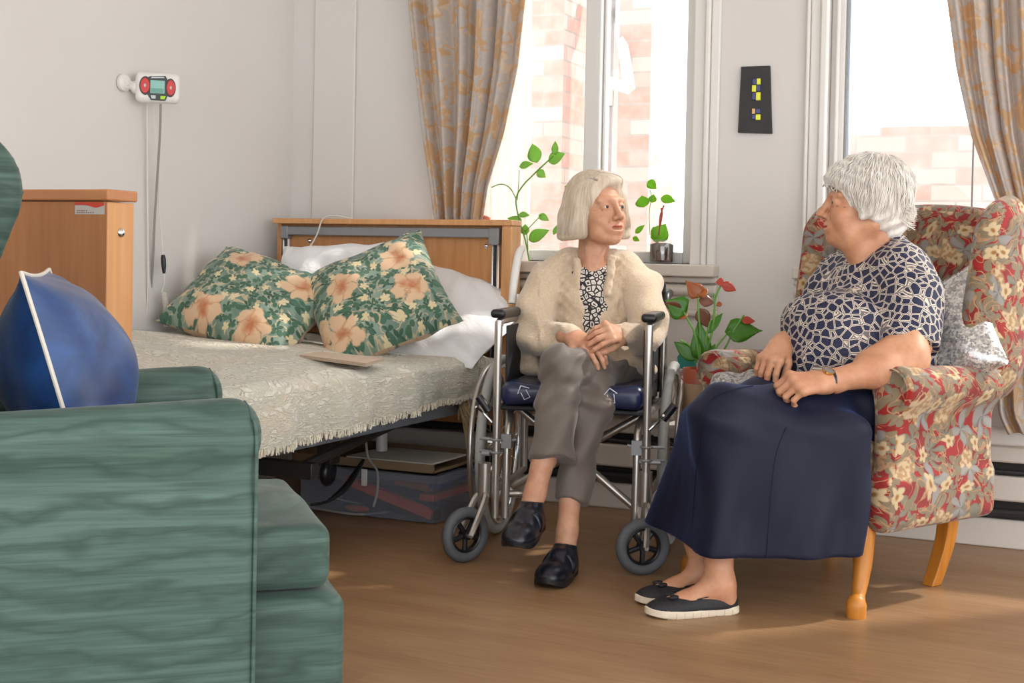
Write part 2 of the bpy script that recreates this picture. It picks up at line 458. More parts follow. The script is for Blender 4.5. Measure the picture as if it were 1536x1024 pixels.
    t = NT('white_cotton'); o = t.obj(); nz = t.noise(t.mapping(o, (1, 1, 1)), 7, 4, .5, 1.2)
    t.bsdf('f0f0f2', .8, 0, nz, .5, .03, Sheen_Weight=.2); M['cotton'] = t.m
    # pimpernel style floral on sage
    t = NT('sage_floral_print'); u = t.uv(); d = t.vm('ADD', u, t.scale(t.vm('SUBTRACT', t.noise(u, 8, 2, out=1), (.5, .5, .5)), .09))
    n1 = t.noise(d, 13, 2, .5, 1.5); st = t.rng(t.mth('ABSOLUTE', t.mth('SUBTRACT', n1, .5)), .034, .022)
    c = t.mix(t.rng(t.noise(d, 9, 2), .48, .54), '6c8476', '84988a')
    c = t.mix(st, c, 'b9ab8d')
    l1, _, _ = t.petals(d, 19, 4, .36, 2.2, .1); c = t.mix(l1, c, '385a49')
    l2, r2, _ = t.petals(d, 23, 2, .44, 6.4, .1); c = t.mix(l2, c, '446853')
    f2, r3, _ = t.petals(d, 13, 5, .22, 5.5, .5); c = t.mix(f2, c, 'd9c9a0'); 
    d2 = t.vm('ADD', u, t.scale(t.vm('SUBTRACT', t.noise(u, 16, 3, out=1), (.5, .5, .5)), .10)); f1, r1, pt = t.petals(d2, 4.8, 5, .33, 1.2, .66); v1 = t.mth('MULTIPLY', t.rng(pt, .35, .0), .8)
    fc = t.mix(t.rng(r1, .0, .16), 'b8683c', t.mix(v1, 'd9b794', 'c08a60')); c = t.mix(f1, c, fc)
    t.bsdf(c, .8, 0, t.noise(u, 240, 2), .15, .002, Sheen_Weight=.15); M['sage'] = t.m
    # red floral upholstery
    t = NT('red_floral_upholstery'); u = t.uv(); d = t.vm('ADD', u, t.scale(t.vm('SUBTRACT', t.noise(u, 7, 2, out=1), (.5, .5, .5)), .12))
    n0 = t.noise(d, 16, 2, .5, .6)
    c = t.mix(t.rng(n0, .5, .53), '8e1614', '7c1a16')
    l0, _, pl = t.petals(d, 12, 5, .46, 9.4, .12); c = t.mix(l0, c, t.mix(pl, '524e42', '756f5e'))
    l1, _, _ = t.petals(d, 17, 3, .5, 1.7, .1); c = t.mix(l1, c, '77684f')
    n1 = t.noise(d, 11, 2, .5, 2.); st = t.rng(t.mth('ABSOLUTE', t.mth('SUBTRACT', n1, .5)), .024, .012); c = t.mix(st, c, 'a07a58')
    f3, r3, p3 = t.petals(d, 6.2, 4, .28, 2.9, .15); c = t.mix(f3, c, t.mix(t.rng(p3, .2, .9), '625f5b', '86817b'))
    f1, r1, _ = t.petals(d, 9.5, 5, .22, 4.4, .6); fc = t.mix(t.rng(r1, .04, .09), '8a5f2c', 'b8a17c'); c = t.mix(f1, c, fc)
    f2, r2, _ = t.petals(d, 5.0, 4, .19, 7.7, .6); fc = t.mix(t.rng(t.noise(u, 70, 1), .45, .55), '9c7a54', 'b79f7c'); c = t.mix(f2, c, fc)
    t.bsdf(c, .9, 0, t.noise(u, 420, 2), .3, .002, Sheen_Weight=.15); M['redfloral'] = t.m
    # moire green
    def moire(name, a, b, vert=False):
        t = NT(name); o = t.obj()
        s3 = (3.2, 3.2, 20) if not vert else (3.2, 3.2, 20)
        dn = t.noise(t.mapping(o, (1.6, 1.6, 5)), 2.6, 3, .5)
        sp = t.n('SeparateXYZ', o, out=2)
        ph = t.mth('ADD', t.mth('MULTIPLY', sp, 38.), t.mth('MULTIPLY', dn, 6.)); wv = t.mth('ABSOLUTE', t.mth('SINE', t.mth('MULTIPLY', ph, 1.6)))
        fine = t.noise(t.mapping(o, (7, 7, 300)), 1., 3); band = t.noise(t.mapping(o, (2.4, 2.4, 62)), 1.2, 3, .6, .7)
        m = t.mth('MULTIPLY', t.rng(wv, .0, .8), t.rng(band, .3, .68)); m = t.mth('ADD', m, t.mth('MULTIPLY_ADD', fine, .7, -.3), clamp=True)
        t.bsdf(t.mix(m, a, b), t.rng(m, 0, 1, .55, .42), 0, fine, .12, .002, Sheen_Weight=.12, Sheen_Roughness=.4, Specular_IOR_Level=.3); return t.m
    M['green'] = moire('green_moire_fabric', '354a42', '51695f'); M['green_l'] = M['green']
    t = NT('blue_satin'); o = t.obj(); nz = t.noise(o, 7, 4, .6, .8); t.bsdf(t.mix(t.rng(nz, .35, .7), '0e2a58', '1c4a86'), .38, 0, nz, .25, .01, Sheen_Weight=.15); M['blue'] = t.m
    M['piping'] = plain('cream_piping', 'ddd5c8', .7, bs=90)
    # skin
    def skin(name, a, b):
        t = NT(name); o = t.obj(); n1 = t.noise(o, 26, 5, .6); n2 = t.noise(t.mapping(o, (1, 1, 2.2)), 60, 4, .6, .6); n3 = t.noise(o, 9, 2)
        c = t.mix(t.rng(n1, .35, .65), a, b); c = t.mix(t.rng(n3, .5, .75, 0, .35), c, 'c0755a')
        t.bsdf(c, .5, 0, n2, .3, .003, Subsurface_Weight=.12, Subsurface_Radius=(.012, .005, .003), Subsurface_Scale=.5); return t.m
    M['skin1'] = skin('fair_skin', 'c08b6d', 'd0a081'); M['skin2'] = skin('warm_skin', 'b98261', 'c99472')
    M['lips'] = plain('lips', 'a8503f', .45)
    M['eyew'] = plain('eye_white', 'd8d0c8', .2); M['iris'] = plain('eye_iris', '3a3230', .15)
    def hair(name, a, b):
        t = NT(name); o = t.obj(); nz = t.noise(t.mapping(o, (90, 90, 8)), 1., 3, .6); t.bsdf(t.mix(t.rng(nz, .3, .7), a, b), .5, 0, nz, .4, .003, Sheen_Weight=.2); return t.m
    M['hair1'] = hair('silver_blonde_hair', 'c0ab90', 'dccfbc'); M['hair2'] = hair('white_hair', 'd5cbbd', 'eeebe5')
    # cardigan
    t = NT('cream_wool'); o = t.obj(); n1 = t.noise(o, 130, 3, .7); n2 = t.noise(o, 16, 3)
    t.bsdf(t.mix(t.rng(n1, .3, .7), 'c9b093', 'd9c6ac'), .95, 0, t.mth('ADD', n1, t.mth('MULTIPLY', n2, .8)), .6, .006, Sheen_Weight=.5); M['wool'] = t.m
    t = NT('animal_print_blouse'); o = t.obj(); v = t.n('TexVoronoi', _Vector=o, _Scale=62., feature='DISTANCE_TO_EDGE'); n1 = t.noise(o, 40, 1)
    m = t.mth('MULTIPLY', t.rng(v, .14, .2), 1.); m = t.mth('MAXIMUM', t.rng(v, .3, .26), 0); m2 = t.rng(v, .10, .15)
    w = t.mth('MULTIPLY', m2, t.rng(v, .38, .3)); t.bsdf(t.mix(w, '17151a', 'd9cfc6'), .7); M['animal'] = t.m
    t = NT('navy_lattice_blouse'); o = t.obj()
    v = t.n('TexVoronoi', _Vector=t.vm('ADD', o, (.013, .037, .011)), _Scale=39., feature='DISTANCE_TO_EDGE'); m = t.rng(v, .08, .10); m3 = t.mth('MULTIPLY', t.rng(v, .035, .05), t.rng(v, .075, .06))
    w = t.mth('SUBTRACT', 1., t.mth('MAXIMUM', m, t.mth('MULTIPLY', t.mth('SUBTRACT', 1., t.rng(v, .03, .04)), .8)))
    t.bsdf(t.mix(w, '161c3c', 'd9cbb9'), .65, 0, t.noise(t.obj(), 9, 3), .2, .01); M['lattice'] = t.m
    t = NT('taupe_trouser_cloth'); o = t.obj(); nz = t.noise(t.mapping(o, (1, 1, .5)), 11, 3, .5, .8); t.bsdf('665c54', .58, 0, nz, .35, .012, Sheen_Weight=.25); M['taupe'] = t.m
    t = NT('navy_skirt_cloth'); o = t.obj(); nz = t.noise(t.mapping(o, (1, 1, .4)), 6, 3, .5, .5); t.bsdf(t.mix(t.noise(o, 200, 1), '0d1125', '11172c'), .6, 0, nz, .25, .012, Sheen_Weight=.25, Sheen_Tint=(.14, .25, .7, 1), Sheen_Roughness=.35, Specular_IOR_Level=.3); M['navy'] = t.m
    M['navyvinyl'] = plain('navy_vinyl', '1a2344', .3, bs=14, bstr=.2)
    t = NT('black_leather'); o = t.obj(); nz = t.noise(o, 70, 4); t.bsdf('10131f', .28, 0, nz, .2, .003); M['leather'] = t.m
    t = NT('black_mesh_shoe'); o = t.obj(); v = t.n('TexVoronoi', _Vector=o, _Scale=330.); t.bsdf('17151a', .6, 0, v, .5, .002); M['shoe2'] = t.m
    M['sole2'] = plain('cream_sole', 'd5c6b0', .6); M['sole1'] = plain('black_sole', '0d0e12', .5)
    t = NT('silver_sequins'); o = t.obj(); v = t.n('TexVoronoi', _Vector=o, _Scale=170.); cl = v.node.outputs[1]
    sp = t.n('SeparateXYZ', cl, out=0); t.bsdf(t.mix(sp, '99999c', 'f4f2ee'), t.rng(sp, 0, 1, .12, .4), .7, sp, .9, .006); M['sequin'] = t.m
    t = NT('grey_fluffy_knit'); o = t.obj(); n1 = t.noise(o, 75, 3, .6, 1.); t.bsdf(t.mix(t.rng(n1, .4, .6), '77736f', 'c2bdb8'), .95, 0, n1, .8, .01); M['knit'] = t.m
    t = NT('terracotta_glaze'); sp = t.n('SeparateXYZ', t.obj(), out=2); n1 = t.noise(t.obj(), 30, 3)
    M['terra'] = plain('terracotta', 'a9573c', .5, bs=20, bstr=.1, var=.15); M['terra2'] = plain('biscuit_clay', 'b08f70', .7, bs=20, bstr=.1)
    def leaf(name, a, b, tr=.3):
        t = NT(name); u = t.obj(); n1 = t.noise(u, 30, 3); c = t.mix(n1, a, b); d = t.bsdf(c, .35, 0, n1, .1, .002)
        tl = t.n('BsdfTranslucent', c); mx = t.n('MixShader', tr, d.outputs[0], tl); t.put(t.out.inputs[0], mx); return t.m
    M['leaf'] = leaf('anthurium_leaf', '356f14', '548f28'); M['leaf_pale'] = leaf('pale_vine_leaf', '8cc24e', 'a6d66c', .5); M['leaf_lime'] = leaf('lime_leaf', '7ec21e', '97d32e', .5)
    M['stem'] = leaf('green_stem', '5da036', '86b857'); M['spathe'] = leaf('orange_spathe', '9a4a1c', 'b06a38'); M['spathe_r'] = leaf('red_spathe', 'b23a2a', 'c8543c'); M['brownleaf'] = leaf('withered_leaf', '6b4030', '8d5d48')
    M['soil'] = plain('dark_soil', '4a2a1c', .9, bs=60, bstr=.6, var=.3)
    M['teal'] = plain('teal_card', '0f7c76', .5)
    M['cardboard'] = plain('kraft_card', '8a7258', .85, bs=9, bstr=.1, var=.1); M['paper'] = plain('white_paper', 'd6d2c6', .8)
    M['orange'] = plain('orange_red_plastic', 'd2512a', .5); M['darkbox'] = plain('dark_plastic', '26221f', .5); M['bluep'] = plain('blue_folder', '39427a', .5)
    M['slate'] = plain('slate', '343233', .75, bs=30, bstr=.5, var=.15); M['yel'] = plain('yellow_glass', 'd8dc16', .2); M['cob'] = plain('cobalt_glass', '1c2268', .2); M['pinkg'] = plain('pale_orange_glass', 'dca76a', .2)
    M['gold'] = plain('gold', 'c99a50', .2, 1.); M['wface'] = plain('watch_dial', '8d8781', .2, .4)
    M['redbtn'] = plain('red_button', 'c0271c', .35); M['lcd'] = plain('pale_green_screen', '7fb3a8', .25); M['grnbtn'] = plain('lime_button', 'a8d820', .4); M['greyed'] = plain('grey_key', 'b9bcc0', .4); M['devblack'] = plain('device_surround', '15201f', .35)
    M['labelred'] = plain('label_red', 'c9402f', .5); M['labelgrey'] = plain('label_grey', 'b9b4ae', .5); M['print'] = plain('label_print', '8a5f50', .6)
    M['arrow'] = plain('white_print', 'c9cdd8', .6); M['dark'] = plain('dark_gap', '2f2c2b', .8); M['salmon'] = plain('coral_ribbon', 'd77a62', .6)
mk_materials()
# ================================================================ the room
YW = 4.766; XL = -3.2
def ux(px, y=YW, py=250): return Py(px, py, y)[0]
def room():
    B().box((XL-.2, -1.6, -.1), (2.6, YW+.3, 0)).build('floor', M['floor'], kind='structure', smooth=False)
    B().box((XL-.2, -1.6, 2.75), (2.6, YW+.3, 2.85)).build('ceiling', M['ceil'], kind='structure', smooth=False)
    B().box((XL-.2, -1.6, 0), (XL, YW+.3, 2.75)).build('wall_left', M['wall'], kind='structure', smooth=False)
    w1l, w1r = -2.52, ux(1040); w2l, w2r = ux(1238), .95  # right window's unseen end set wide so the sun reaches the wing chair
    b = B(); zs = .93
    b.box((XL, YW, 0), (w1l, YW+.28, 2.75)); b.box((w1r, YW, 0), (w2l, YW+.28, 2.75)); b.box((w2r, YW, 0), (2.6, YW+.28, 2.75))
    for a, c in ((w1l, w1r), (w2l, w2r)):
        b.box((a, YW, 0), (c, YW+.28, zs)); b.box((a, YW, 2.55), (c, YW+.28, 2.75))
    b.build('wall_back', M['wall'], kind='structure', smooth=False)
    # shallow pipe boxing left of the curtain
    B().box((ux(470), YW-.012, 0), (ux(532), YW, 2.75)).build('trim_1', M['wall'], kind='structure', bevel=.01)
    # window joinery, y = set back
    def window(n, xl, xr, mull, mw, top=2.55):
        y0, y1 = YW+.05, YW+.12; b = B()
        b.box((xl, y0, zs), (xl+.05, y1, top)); b.box((xr-.05, y0, zs), (xr, y1, top)); b.box((xl+.05, y0+.001, zs), (xr-.05, y1-.001, zs+.045)); b.box((xl+.05, y0+.001, top-.05), (xr-.05, y1-.001, top))
        for m in mull:
            b.box((m, y0-.02, zs+.001), (m+mw, y1+.002, top-.001)); b.box((m+mw+.0005, y0+.012, zs+.046), (m+mw+.012, y1-.01, top-.051))
        e = b.build('window_%d' % n, M['upvc'], kind='structure', bevel=.005)
        g = B().box((xl+.02, YW+.085, zs+.02), (xr-.02, YW+.089, top-.02)).build('window_pane', M['glass'], e, smooth=False)
        return e
    w1 = window(1, w1l, w1r+.0, [ux(877, YW+.05)], ux(900, YW+.05)-ux(877, YW+.05))
    w2 = window(2, w2l, w2r, [], .05)
    B().box((ux(1458, YW+.085), YW+.08, zs), (ux(1460.5, YW+.085), YW+.094, 2.5)).build('window_bar', M['grey_metal'], w2, smooth=False)
    # inner frame of the right window
    b = B(); xi = ux(1274, YW+.10)
    b.box((w2l+.02, YW+.03, zs), (ux(1257, YW+.06), YW+.13, 2.55)); b.box((w2l+.03, YW+.075, zs), (xi, YW+.12, 2.55)); b.build('window_sash', M['white'], w2, bevel=.006)
    b = B().box((xi-.006, YW+.06, zs), (xi, YW+.075, 2.55)).build('seal', M['rail_metal'], w2, smooth=False)
    # casings (architraves): stepped mouldings
    def casing(name, xs, parts, z0=.9):
        b = B()
        for (a, c, d) in parts: b.box((a, YW-d, z0), (c, YW+.001, 2.62))
        return b.build(name, M['white'], None, kind='structure', bevel=.006)
    a0, a1, a2, a3 = ux(1038), ux(1056), ux(1064), ux(1078)
    casing('trim_2', 0, [(a0, a1, .012), (a1, a2, .028), (a2, a3, .016)], .87)
    c0, c1, c2, c3 = ux(1206), ux(1212), ux(1228), ux(1239)
    casing('trim_3', 0, [(c0, c1, .02), (c1, c2, .012), (c2, c3, .03)], .45)
    # sills with mouldings below
    def sill(n, xa, xb):
        b = B(); b.box((xa, YW-.07, .885), (xb, YW+.12, .93)); b.box((xa, YW-.035, .862), (xb, YW, .885)); b.tube([(xa, YW-.02, .835), (xb, YW-.02, .835)], .022, 12)
        b.box((xa, YW-.014, .76), (xb, YW, .82)); b.tube([(xa, YW-.01, .75), (xb, YW-.01, .75)], .014, 10)
        return b.build('trim_%d' % n, M['sill'], kind='structure', bevel=.006)
    sill(4, w1l-.05, a3+.01); sill(5, c0-.02, w2r+.1)
    # pipe covers and skirting along the window wall
    b = B().box((XL, YW-.02, 0), (2.6, YW, .098)).build('baseboard_back', M['sill'], kind='structure', bevel=.006)
    B().box((XL, -1.6, 0), (XL+.018, YW, .1)).build('baseboard_left', M['sill'], kind='structure', bevel=.006)
    b = B(); b.box((XL, YW-.06, .165), (2.6, YW, .248)); b.box((XL, YW-.05, .292), (2.6, YW, .35)); b.build('trim_6', M['sill'], kind='structure', bevel=.008)
    B().box((XL, YW-.085, .352), (2.6, YW, .405)).build('trim_7', M['white'], kind='structure', bevel=.012, seg=3)
    b = B(); b.box((XL, YW-.012, .099), (2.6, YW+.001, .164)); b.box((XL, YW-.012, .249), (2.6, YW+.001, .291)); b.build('trim_8', M['dark'], kind='structure', smooth=False)  # dark strips paint the shade in the gaps between covers and skirting
    pts = [np.array([x, YW-.03, .27+.012*math.sin(x*5)]) for x in np.arange(XL+.2, .6, .12)]
    tag(B().tube(pts, .009, 8, 3).build('cable', M['cable_black']), 'black cable lying in the gap between the white pipe covers', 'cable')
    pts = [np.array([x, YW-.03, .125+.010*math.sin(x*4+1)]) for x in np.arange(XL+.2, .6, .12)]
    tag(B().tube(pts, .013, 8, 3).build('pipe', M['dark']), 'dark pipe low on the window wall just above the skirting', 'pipe')
room()
def outside():
    # brick piers of the neighbouring house seen through the left window
    yb = 6.3
    def pier(xa, xb, y0, y1, label):
        b = B().box((xa, y0, -1), (xb, y1, 4.2)); return tag(b.build('brick_pier', M['brick'], smooth=False), label, 'brick wall')
    def X(px, y=yb): return Py(px, 200, y)[0]
    pier(X(640), X(843), yb, yb+1.0, 'sunlit brick pier outside the left window, left of the mullion')
    pier(X(926), X(974), yb, yb+.4, 'sunlit brick pier outside the left window, right of the open sash')
    # neighbour's window with a top-hung sash pushed open
    t = thing('neighbour_window', 'white window with open top sash outside, between the brick piers', 'window', (X(908), yb+.2, 1.0))
    xa, xb = X(880), X(926); y = yb+.12; b = B(); zr = Pz(910, 132, 0)[2]; zr = Py(915, 132, y)[2]
    b.box((xa, y, -.5), (xa+.07, y+.07, 3.2)); b.box((xb-.07, y, -.5), (xb, y+.07, 3.2)); b.box((xa+.07, y+.001, zr-.09), (xb-.07, y+.069, zr)); b.box((xa+.07, y+.001, 2.35), (xb-.07, y+.069, 2.45))
    b.build('frame', M['upvc'], t, bevel=.006)
    B().box((xa+.06, y+.03, -.5), (xb-.06, y+.035, zr-.05)).build('pane', M['glass'], t, smooth=False)
    A_ = P(896, -14, 7.0); Bq = P(925, 4, 7.0); C_ = P(944, 133, 6.3); D_ = P(893, 117, 6.5)
    def bar(p, q, w=.028):
        b.tube([p, q], w, 4)
    b = B(); bar(A_, Bq, .035); bar(Bq, C_); bar(C_, D_); bar(D_, A_); b.build('open_sash', M['upvc'], t, smooth=False)
    B().add([A_, Bq, C_, D_], [(0, 1, 2, 3)]).build('sash_pane', M['glass'], t, smooth=False, solid=.004)
    # garden wall seen through the right window
    yg = 6.6; zt = Py(1350, 190, yg)[2]
    tag(B().box((Py(1190, 200, yg)[0], yg, -1), (4.5, yg+.25, zt)).build('garden_wall', M['brick'], smooth=False), 'low red brick garden wall outside the right window', 'brick wall')
    tag(B().box((-8, 5.2, -1.1), (8, 12, -1.0)).build('ground', M['sill'], smooth=False), 'pale paved yard ground outside both windows', 'ground', kind='structure')
outside()
# ================================================================ curtains
def curtain(name, label, edges, y, folds, amp, mat, drop=None, seed=0, phase=0., nu=160):
    """edges: rows (py, px_left, px_right) from top to bottom"""
    rows = []
    E = np.array(edges, float); pys = np.linspace(E[0, 0], E[-1, 0], 60)
    V = []; UVl = []; width = None
    for i, py in enumerate(pys):
        a = np.interp(py, E[:, 0], E[:, 1]); c = np.interp(py, E[:, 0], E[:, 2])
        A_ = Py(a, py, y); C_ = Py(c, py, y); w = C_[0]-A_[0]
        if width is None: width = folds*.14
        for j in range(nu):
            s_ = j/(nu-1); ss = s_+.02*math.sin(9*s_+i*.03+seed)
            ph = 2*math.pi*folds*ss+phase+.5*math.sin(i*.07+s_*5+seed)
            x = A_[0]+w*s_+.25*w/folds*math.sin(ph)*.35*math.sin(ph*.5)
            yy = y - amp*(math.sin(ph)+.35*math.sin(2.3*ph+seed))*min(1, .55+.5*w/.6)
            z = A_[2]*(1-s_)+C_[2]*s_
            V.append((x, yy, z)); UVl.append((s_*width, z))
    b = B().grid(V, len(pys), nu)
    return tag(b.build(name, mat, uv=np.array(UVl), solid=.004, auto=False), label, 'curtain')
curtain('curtain', 'orange and grey damask curtain left of the left window, behind the headboard',
        [(-60, 610, 795), (0, 614, 786), (100, 624, 775), (200, 636, 754), (280, 648, 730), (332, 654, 722), (400, 655, 724), (600, 650, 730)], YW-.075, 5, .028, M['curtain'], seed=1)
curtain('curtain', 'orange and grey damask curtain gathered at the right edge, beside the red wing chair',
        [(-60, 1414, 1660), (0, 1421, 1655), (100, 1434, 1650), (200, 1456, 1640), (300, 1493, 1625), (345, 1520, 1615), (400, 1512, 1640), (480, 1508, 1660), (560, 1496, 1675), (620, 1498, 1680), (650, 1512, 1690)], YW-.16, 6, .028, M['curtain'], seed=4, phase=1.)
curtain('sheer_curtain', 'thin white voile hanging just inside the left damask curtain', [(-60, 700, 797), (0, 700, 797), (200, 690, 796), (395, 690, 792)], YW-.012, 9, .006, M['sheer'], seed=2)
# ================================================================ light
def lights():
    w = bpy.data.worlds.new('world'); S.world = w; w.use_nodes = True; t = w.node_tree; bg = t.nodes['Background']
    tc = t.nodes.new('ShaderNodeTexCoord'); sp = t.nodes.new('ShaderNodeSeparateXYZ'); mr = t.nodes.new('ShaderNodeMapRange'); mx = t.nodes.new('ShaderNodeMix'); mx.data_type = 'RGBA'
    t.links.new(tc.outputs[0], sp.inputs[0]); t.links.new(sp.outputs[2], mr.inputs[0]); mr.inputs[1].default_value = -.1; mr.inputs[2].default_value = .7
    t.links.new(mr.outputs[0], mx.inputs[0]); mx.inputs[6].default_value = (.96, .98, 1, 1); mx.inputs[7].default_value = (.88, .94, 1, 1)
    t.links.new(mx.outputs[2], bg.inputs[0]); bg.inputs[1].default_value = 2.9
    def area(name, loc, rot, sx, sy, power, col=(1, 1, 1), portal=False):
        l = bpy.data.lights.new(name, 'AREA'); l.shape = 'RECTANGLE'; l.size = sx; l.size_y = sy; l.energy = power; l.color = col
        if portal: l.cycles.is_portal = True
        o = bpy.data.objects.new(name, l); o.location = loc; o.rotation_euler = rot; link(o); return o
    area('window_portal', (-1.97, YW+.16, 1.74), (math.radians(-90), 0, 0), 1.1, 1.62, 1, portal=True)
    area('window_portal', (-.35, YW+.16, 1.74), (math.radians(-90), 0, 0), 1.2, 1.62, 1, portal=True)
    s = bpy.data.lights.new('sun', 'SUN'); s.energy = 3.2; s.angle = math.radians(2.5); s.color = (1, .95, .88)
    o = bpy.data.objects.new('sun', s); link(o)
    o.rotation_euler = Vector((.80, .78, 1.12)).normalized().to_track_quat('Z', 'Y').to_euler()
    c = bpy.data.cameras.new('camera'); co = bpy.data.objects.new('camera', c); link(co); S.camera = co
    c.sensor_width = 36; c.lens = FPX/1536*36; c.shift_y = -(512-PYC)/1536; c.clip_start = .05
    m = Matrix(((CR[0], CU[0], -FW[0], CAM[0]), (CR[1], CU[1], -FW[1], CAM[1]), (CR[2], CU[2], -FW[2], CAM[2]), (0, 0, 0, 1)))
    co.matrix_world = m
    v = S.view_settings; v.view_transform = 'Standard'; v.look = 'None'; v.gamma = 1; v.exposure = 0.15; S.cycles.transparent_max_bounces = 32; S.cycles.max_bounces = 12; v.use_curve_mapping = False
lights()
# ================================================================ bed
def pillow(name, M4, w, h, t, mat, parent=None, seed=0, n=44, pw=None, wr=.006, concave=.07, uvo=(0, 0), corner=1.0):
    V = []; UV = []
    def side(sg):
        for i in range(n):
            for j in range(n):
                u = -1+2*i/(n-1); v = -1+2*j/(n-1)
                x = u*w/2*(1-concave*(1-v*v)*abs(u)**1.5); y = v*h/2*(1-concave*(1-u*u)*abs(v)**1.5)
                f = max(0, (1-abs(u)**2.6))**.55*max(0, (1-abs(v)**2.6))**.55
                if pw: f = (max(0, 1-u*u)*max(0, 1-v*v))**pw
                z = sg*t/2*f + .0
                V.append((x, y, z)); UV.append((x+uvo[0], y*sg+uvo[1] + (0 if sg > 0 else 3)))
    side(1); side(-1); V = np.array(V)
    f = np.abs(V[:, 2])/(t/2)
    d = wob(V, 26, seed)*wr*(.4+f) + wr*1.4*np.sin(40*V[:, 0]+30*V[:, 1]+3*np.sin(20*V[:, 1]+seed))*(1-f)*.6*(f > .02)
    V[:, 2] += np.sign(V[:, 2])*d*.9 + .25*wr*wob(V, 9, seed+2)*4
    F = []
    for i in range(n-1):
        for j in range(n-1):
            a = i*n+j; F.append((a, a+n, a+n+1, a+1)); a += n*n; F.append((a, a+1, a+n+1, a+n))
    b = B().add(xf(M4, V), F)
    e = [i*n for i in range(n)]; 
    o = b.build(name, mat, parent, uv=np.array(UV), auto=False)
    return o
def rim(M4, w, h, concave, n=20):
    pts = []
    for (a, c) in (((-1, -1), (1, -1)), ((1, -1), (1, 1)), ((1, 1), (-1, 1)), ((-1, 1), (-1, -1))):
        for i in range(n):
            t = i/n; u = a[0]+(c[0]-a[0])*t; v = a[1]+(c[1]-a[1])*t
            pts.append(xf(M4, [(u*w/2*(1-concave*(1-v*v)), v*h/2*(1-concave*(1-u*u)), 0)])[0])
    return pts
def bed():
    x0, x1 = -3.14, -2.075
    t = thing('profiling_bed', 'wooden-ended adjustable care bed with grey steel side rail against the left wall', 'bed', (-2.6, 3.6, 0))
    # headboard
    yh = 4.60; zt = 1.083; b = B()
    b.box((x0, yh, .30), (x1-.035, yh+.03, zt-.02)); b.box((x0, yh-.02, .30), (x0+.02, yh+.03, zt-.02))
    hb = b.build('headboard', M['beech'], t, bevel=.002)
    B().box((x1-.04, yh-.045, .02), (x1, yh+.045, zt-.022)).build('headboard_upright', M['beech_edge'], hb, bevel=.003)
    B().box((x0-.005, yh-.05, zt-.022), (x1+.003, yh+.045, zt)).build('headboard_cap', M['beech_edge'], hb, bevel=.003)
    b = B(); b.box((x0+.025, yh-.035, zt-.068), (x1-.06, yh-.002, zt-.032)); b.box((x0+.025, yh-.037, zt-.083), (x0+.06, yh-.002, zt-.03)); b.box((x1-.10, yh-.037, zt-.095), (x1-.055, yh-.002, zt-.03)); b.build('guide_rail', M['grey_metal'], hb, bevel=.004, label=None) if False else b.build('guide_rail', M['grey_metal'], hb, bevel=.004)
    for xx in (x0+.04, x1-.078):
        g = B().box((xx-.016, yh-.02, .42), (xx-.007, yh-.002, zt-.08)).box((xx+.006, yh-.02, .42), (xx+.018, yh-.002, zt-.08)).build('chrome_post', M['chrome'], hb, bevel=.003)
        B().box((xx-.007, yh-.012, .42), (xx+.006, yh-.002, zt-.08)).build('post_slot', M['blackp'], hb, smooth=False)
    for px, py in ((463.8, 361), (729, 369)):
        c = Py(px, py, yh); B().lathe([(0, .005), (.006, .004), (.009, .001), (.009, 0)], frame(c, (1, 0, 0), (0, -1, 0)) if True else 0, 14).build('bolt', M['chrome'], hb)
    # footboard (outer face towards the camera)
    yf = 2.40; fx = ux(199, yf+.06, 400); b = B(); fx = Py(199, 400, yf+.09)[0]
    b.box((x0, yf, .12), (fx, yf+.048, zt-.028)); fb = b.build('footboard', M['beech_dark'], t, bevel=.002)
    B().box((fx-.004, yf+.001, .12), (fx+.002, yf+.09, zt-.029)).build('edge_band', M['beech_edge'], fb, bevel=.002)
    B().box((x0, yf-.008, zt-.026), (fx+.008, yf+.096, zt)).build('top_trim', M['beech_trim'], fb, bevel=.004)
    c = Px(182, 349, fx+.003); B().lathe([(0, .006), (.006, .005), (.010, .002), (.011, 0)], frame(c, (0, 1, 0), (1, 0, 0)), 16).build('bolt', M['chrome'], fb)
    a = Py(112.5, 303, yf-.001); q = Py(156.5, 321.5, yf-.001)
    lb = B().box((a[0], yf-.0012, q[2]), (q[0], yf, a[2])).build('label', M['labelgrey'], fb, smooth=False)
    n = 14; V = []
    for i in range(n):
        s_ = i/(n-1); x = a[0]+(q[0]-a[0])*s_; V += [(x, yf-.0016, a[2]), (x, yf-.0016, a[2]-(.009+.006*math.exp(-((s_-.72)/.2)**2)*1.0 - .002))]
    B().grid(V, n, 2).build('label_band', M['labelred'], fb, smooth=False, solid=.0006)
    b = B()
    for k, (s0, s1) in enumerate(((.08, .42), (.08, .62))):
        zz = q[2]+.0085-.0045*k
        xs = a[0]+(q[0]-a[0])*s0; xe = a[0]+(q[0]-a[0])*s1; x = xs
        while x < xe: b.box((x, yf-.0018, zz-.0011), (x+.003+.002*random.random(), yf-.0012, zz+.0011)); x += .0065
    b.build('label_print', M['print'], fb, smooth=False)
    # steel rail, mattress platform
    b = B(); b.box((x1-.06, yf+.09, .385), (x1-.03, yh-.03, .455)); b.box((x1-.08, yf+.09, .44), (x1-.035, yh-.03, .4549))
    r = b.build('side_rail', M['rail_metal'], t, bevel=.004)
    for k in range(7):
        px = 420+k*38; c = Px(px, 660-.24*(px-420), x1-.03)
        B().lathe([(0, .004), (.004, .003), (.006, 0)], frame((x1-.03, c[1], .425+.012*(k % 2)), (0, 1, 0), (1, 0, 0)), 10).build('rivet', M['chrome'], r)
    B().box((x0+.02, yf+.1, .39), (x0+.05, yh-.03, .46)).build('side_rail', M['rail_metal'], t, bevel=.004)
    b = B()
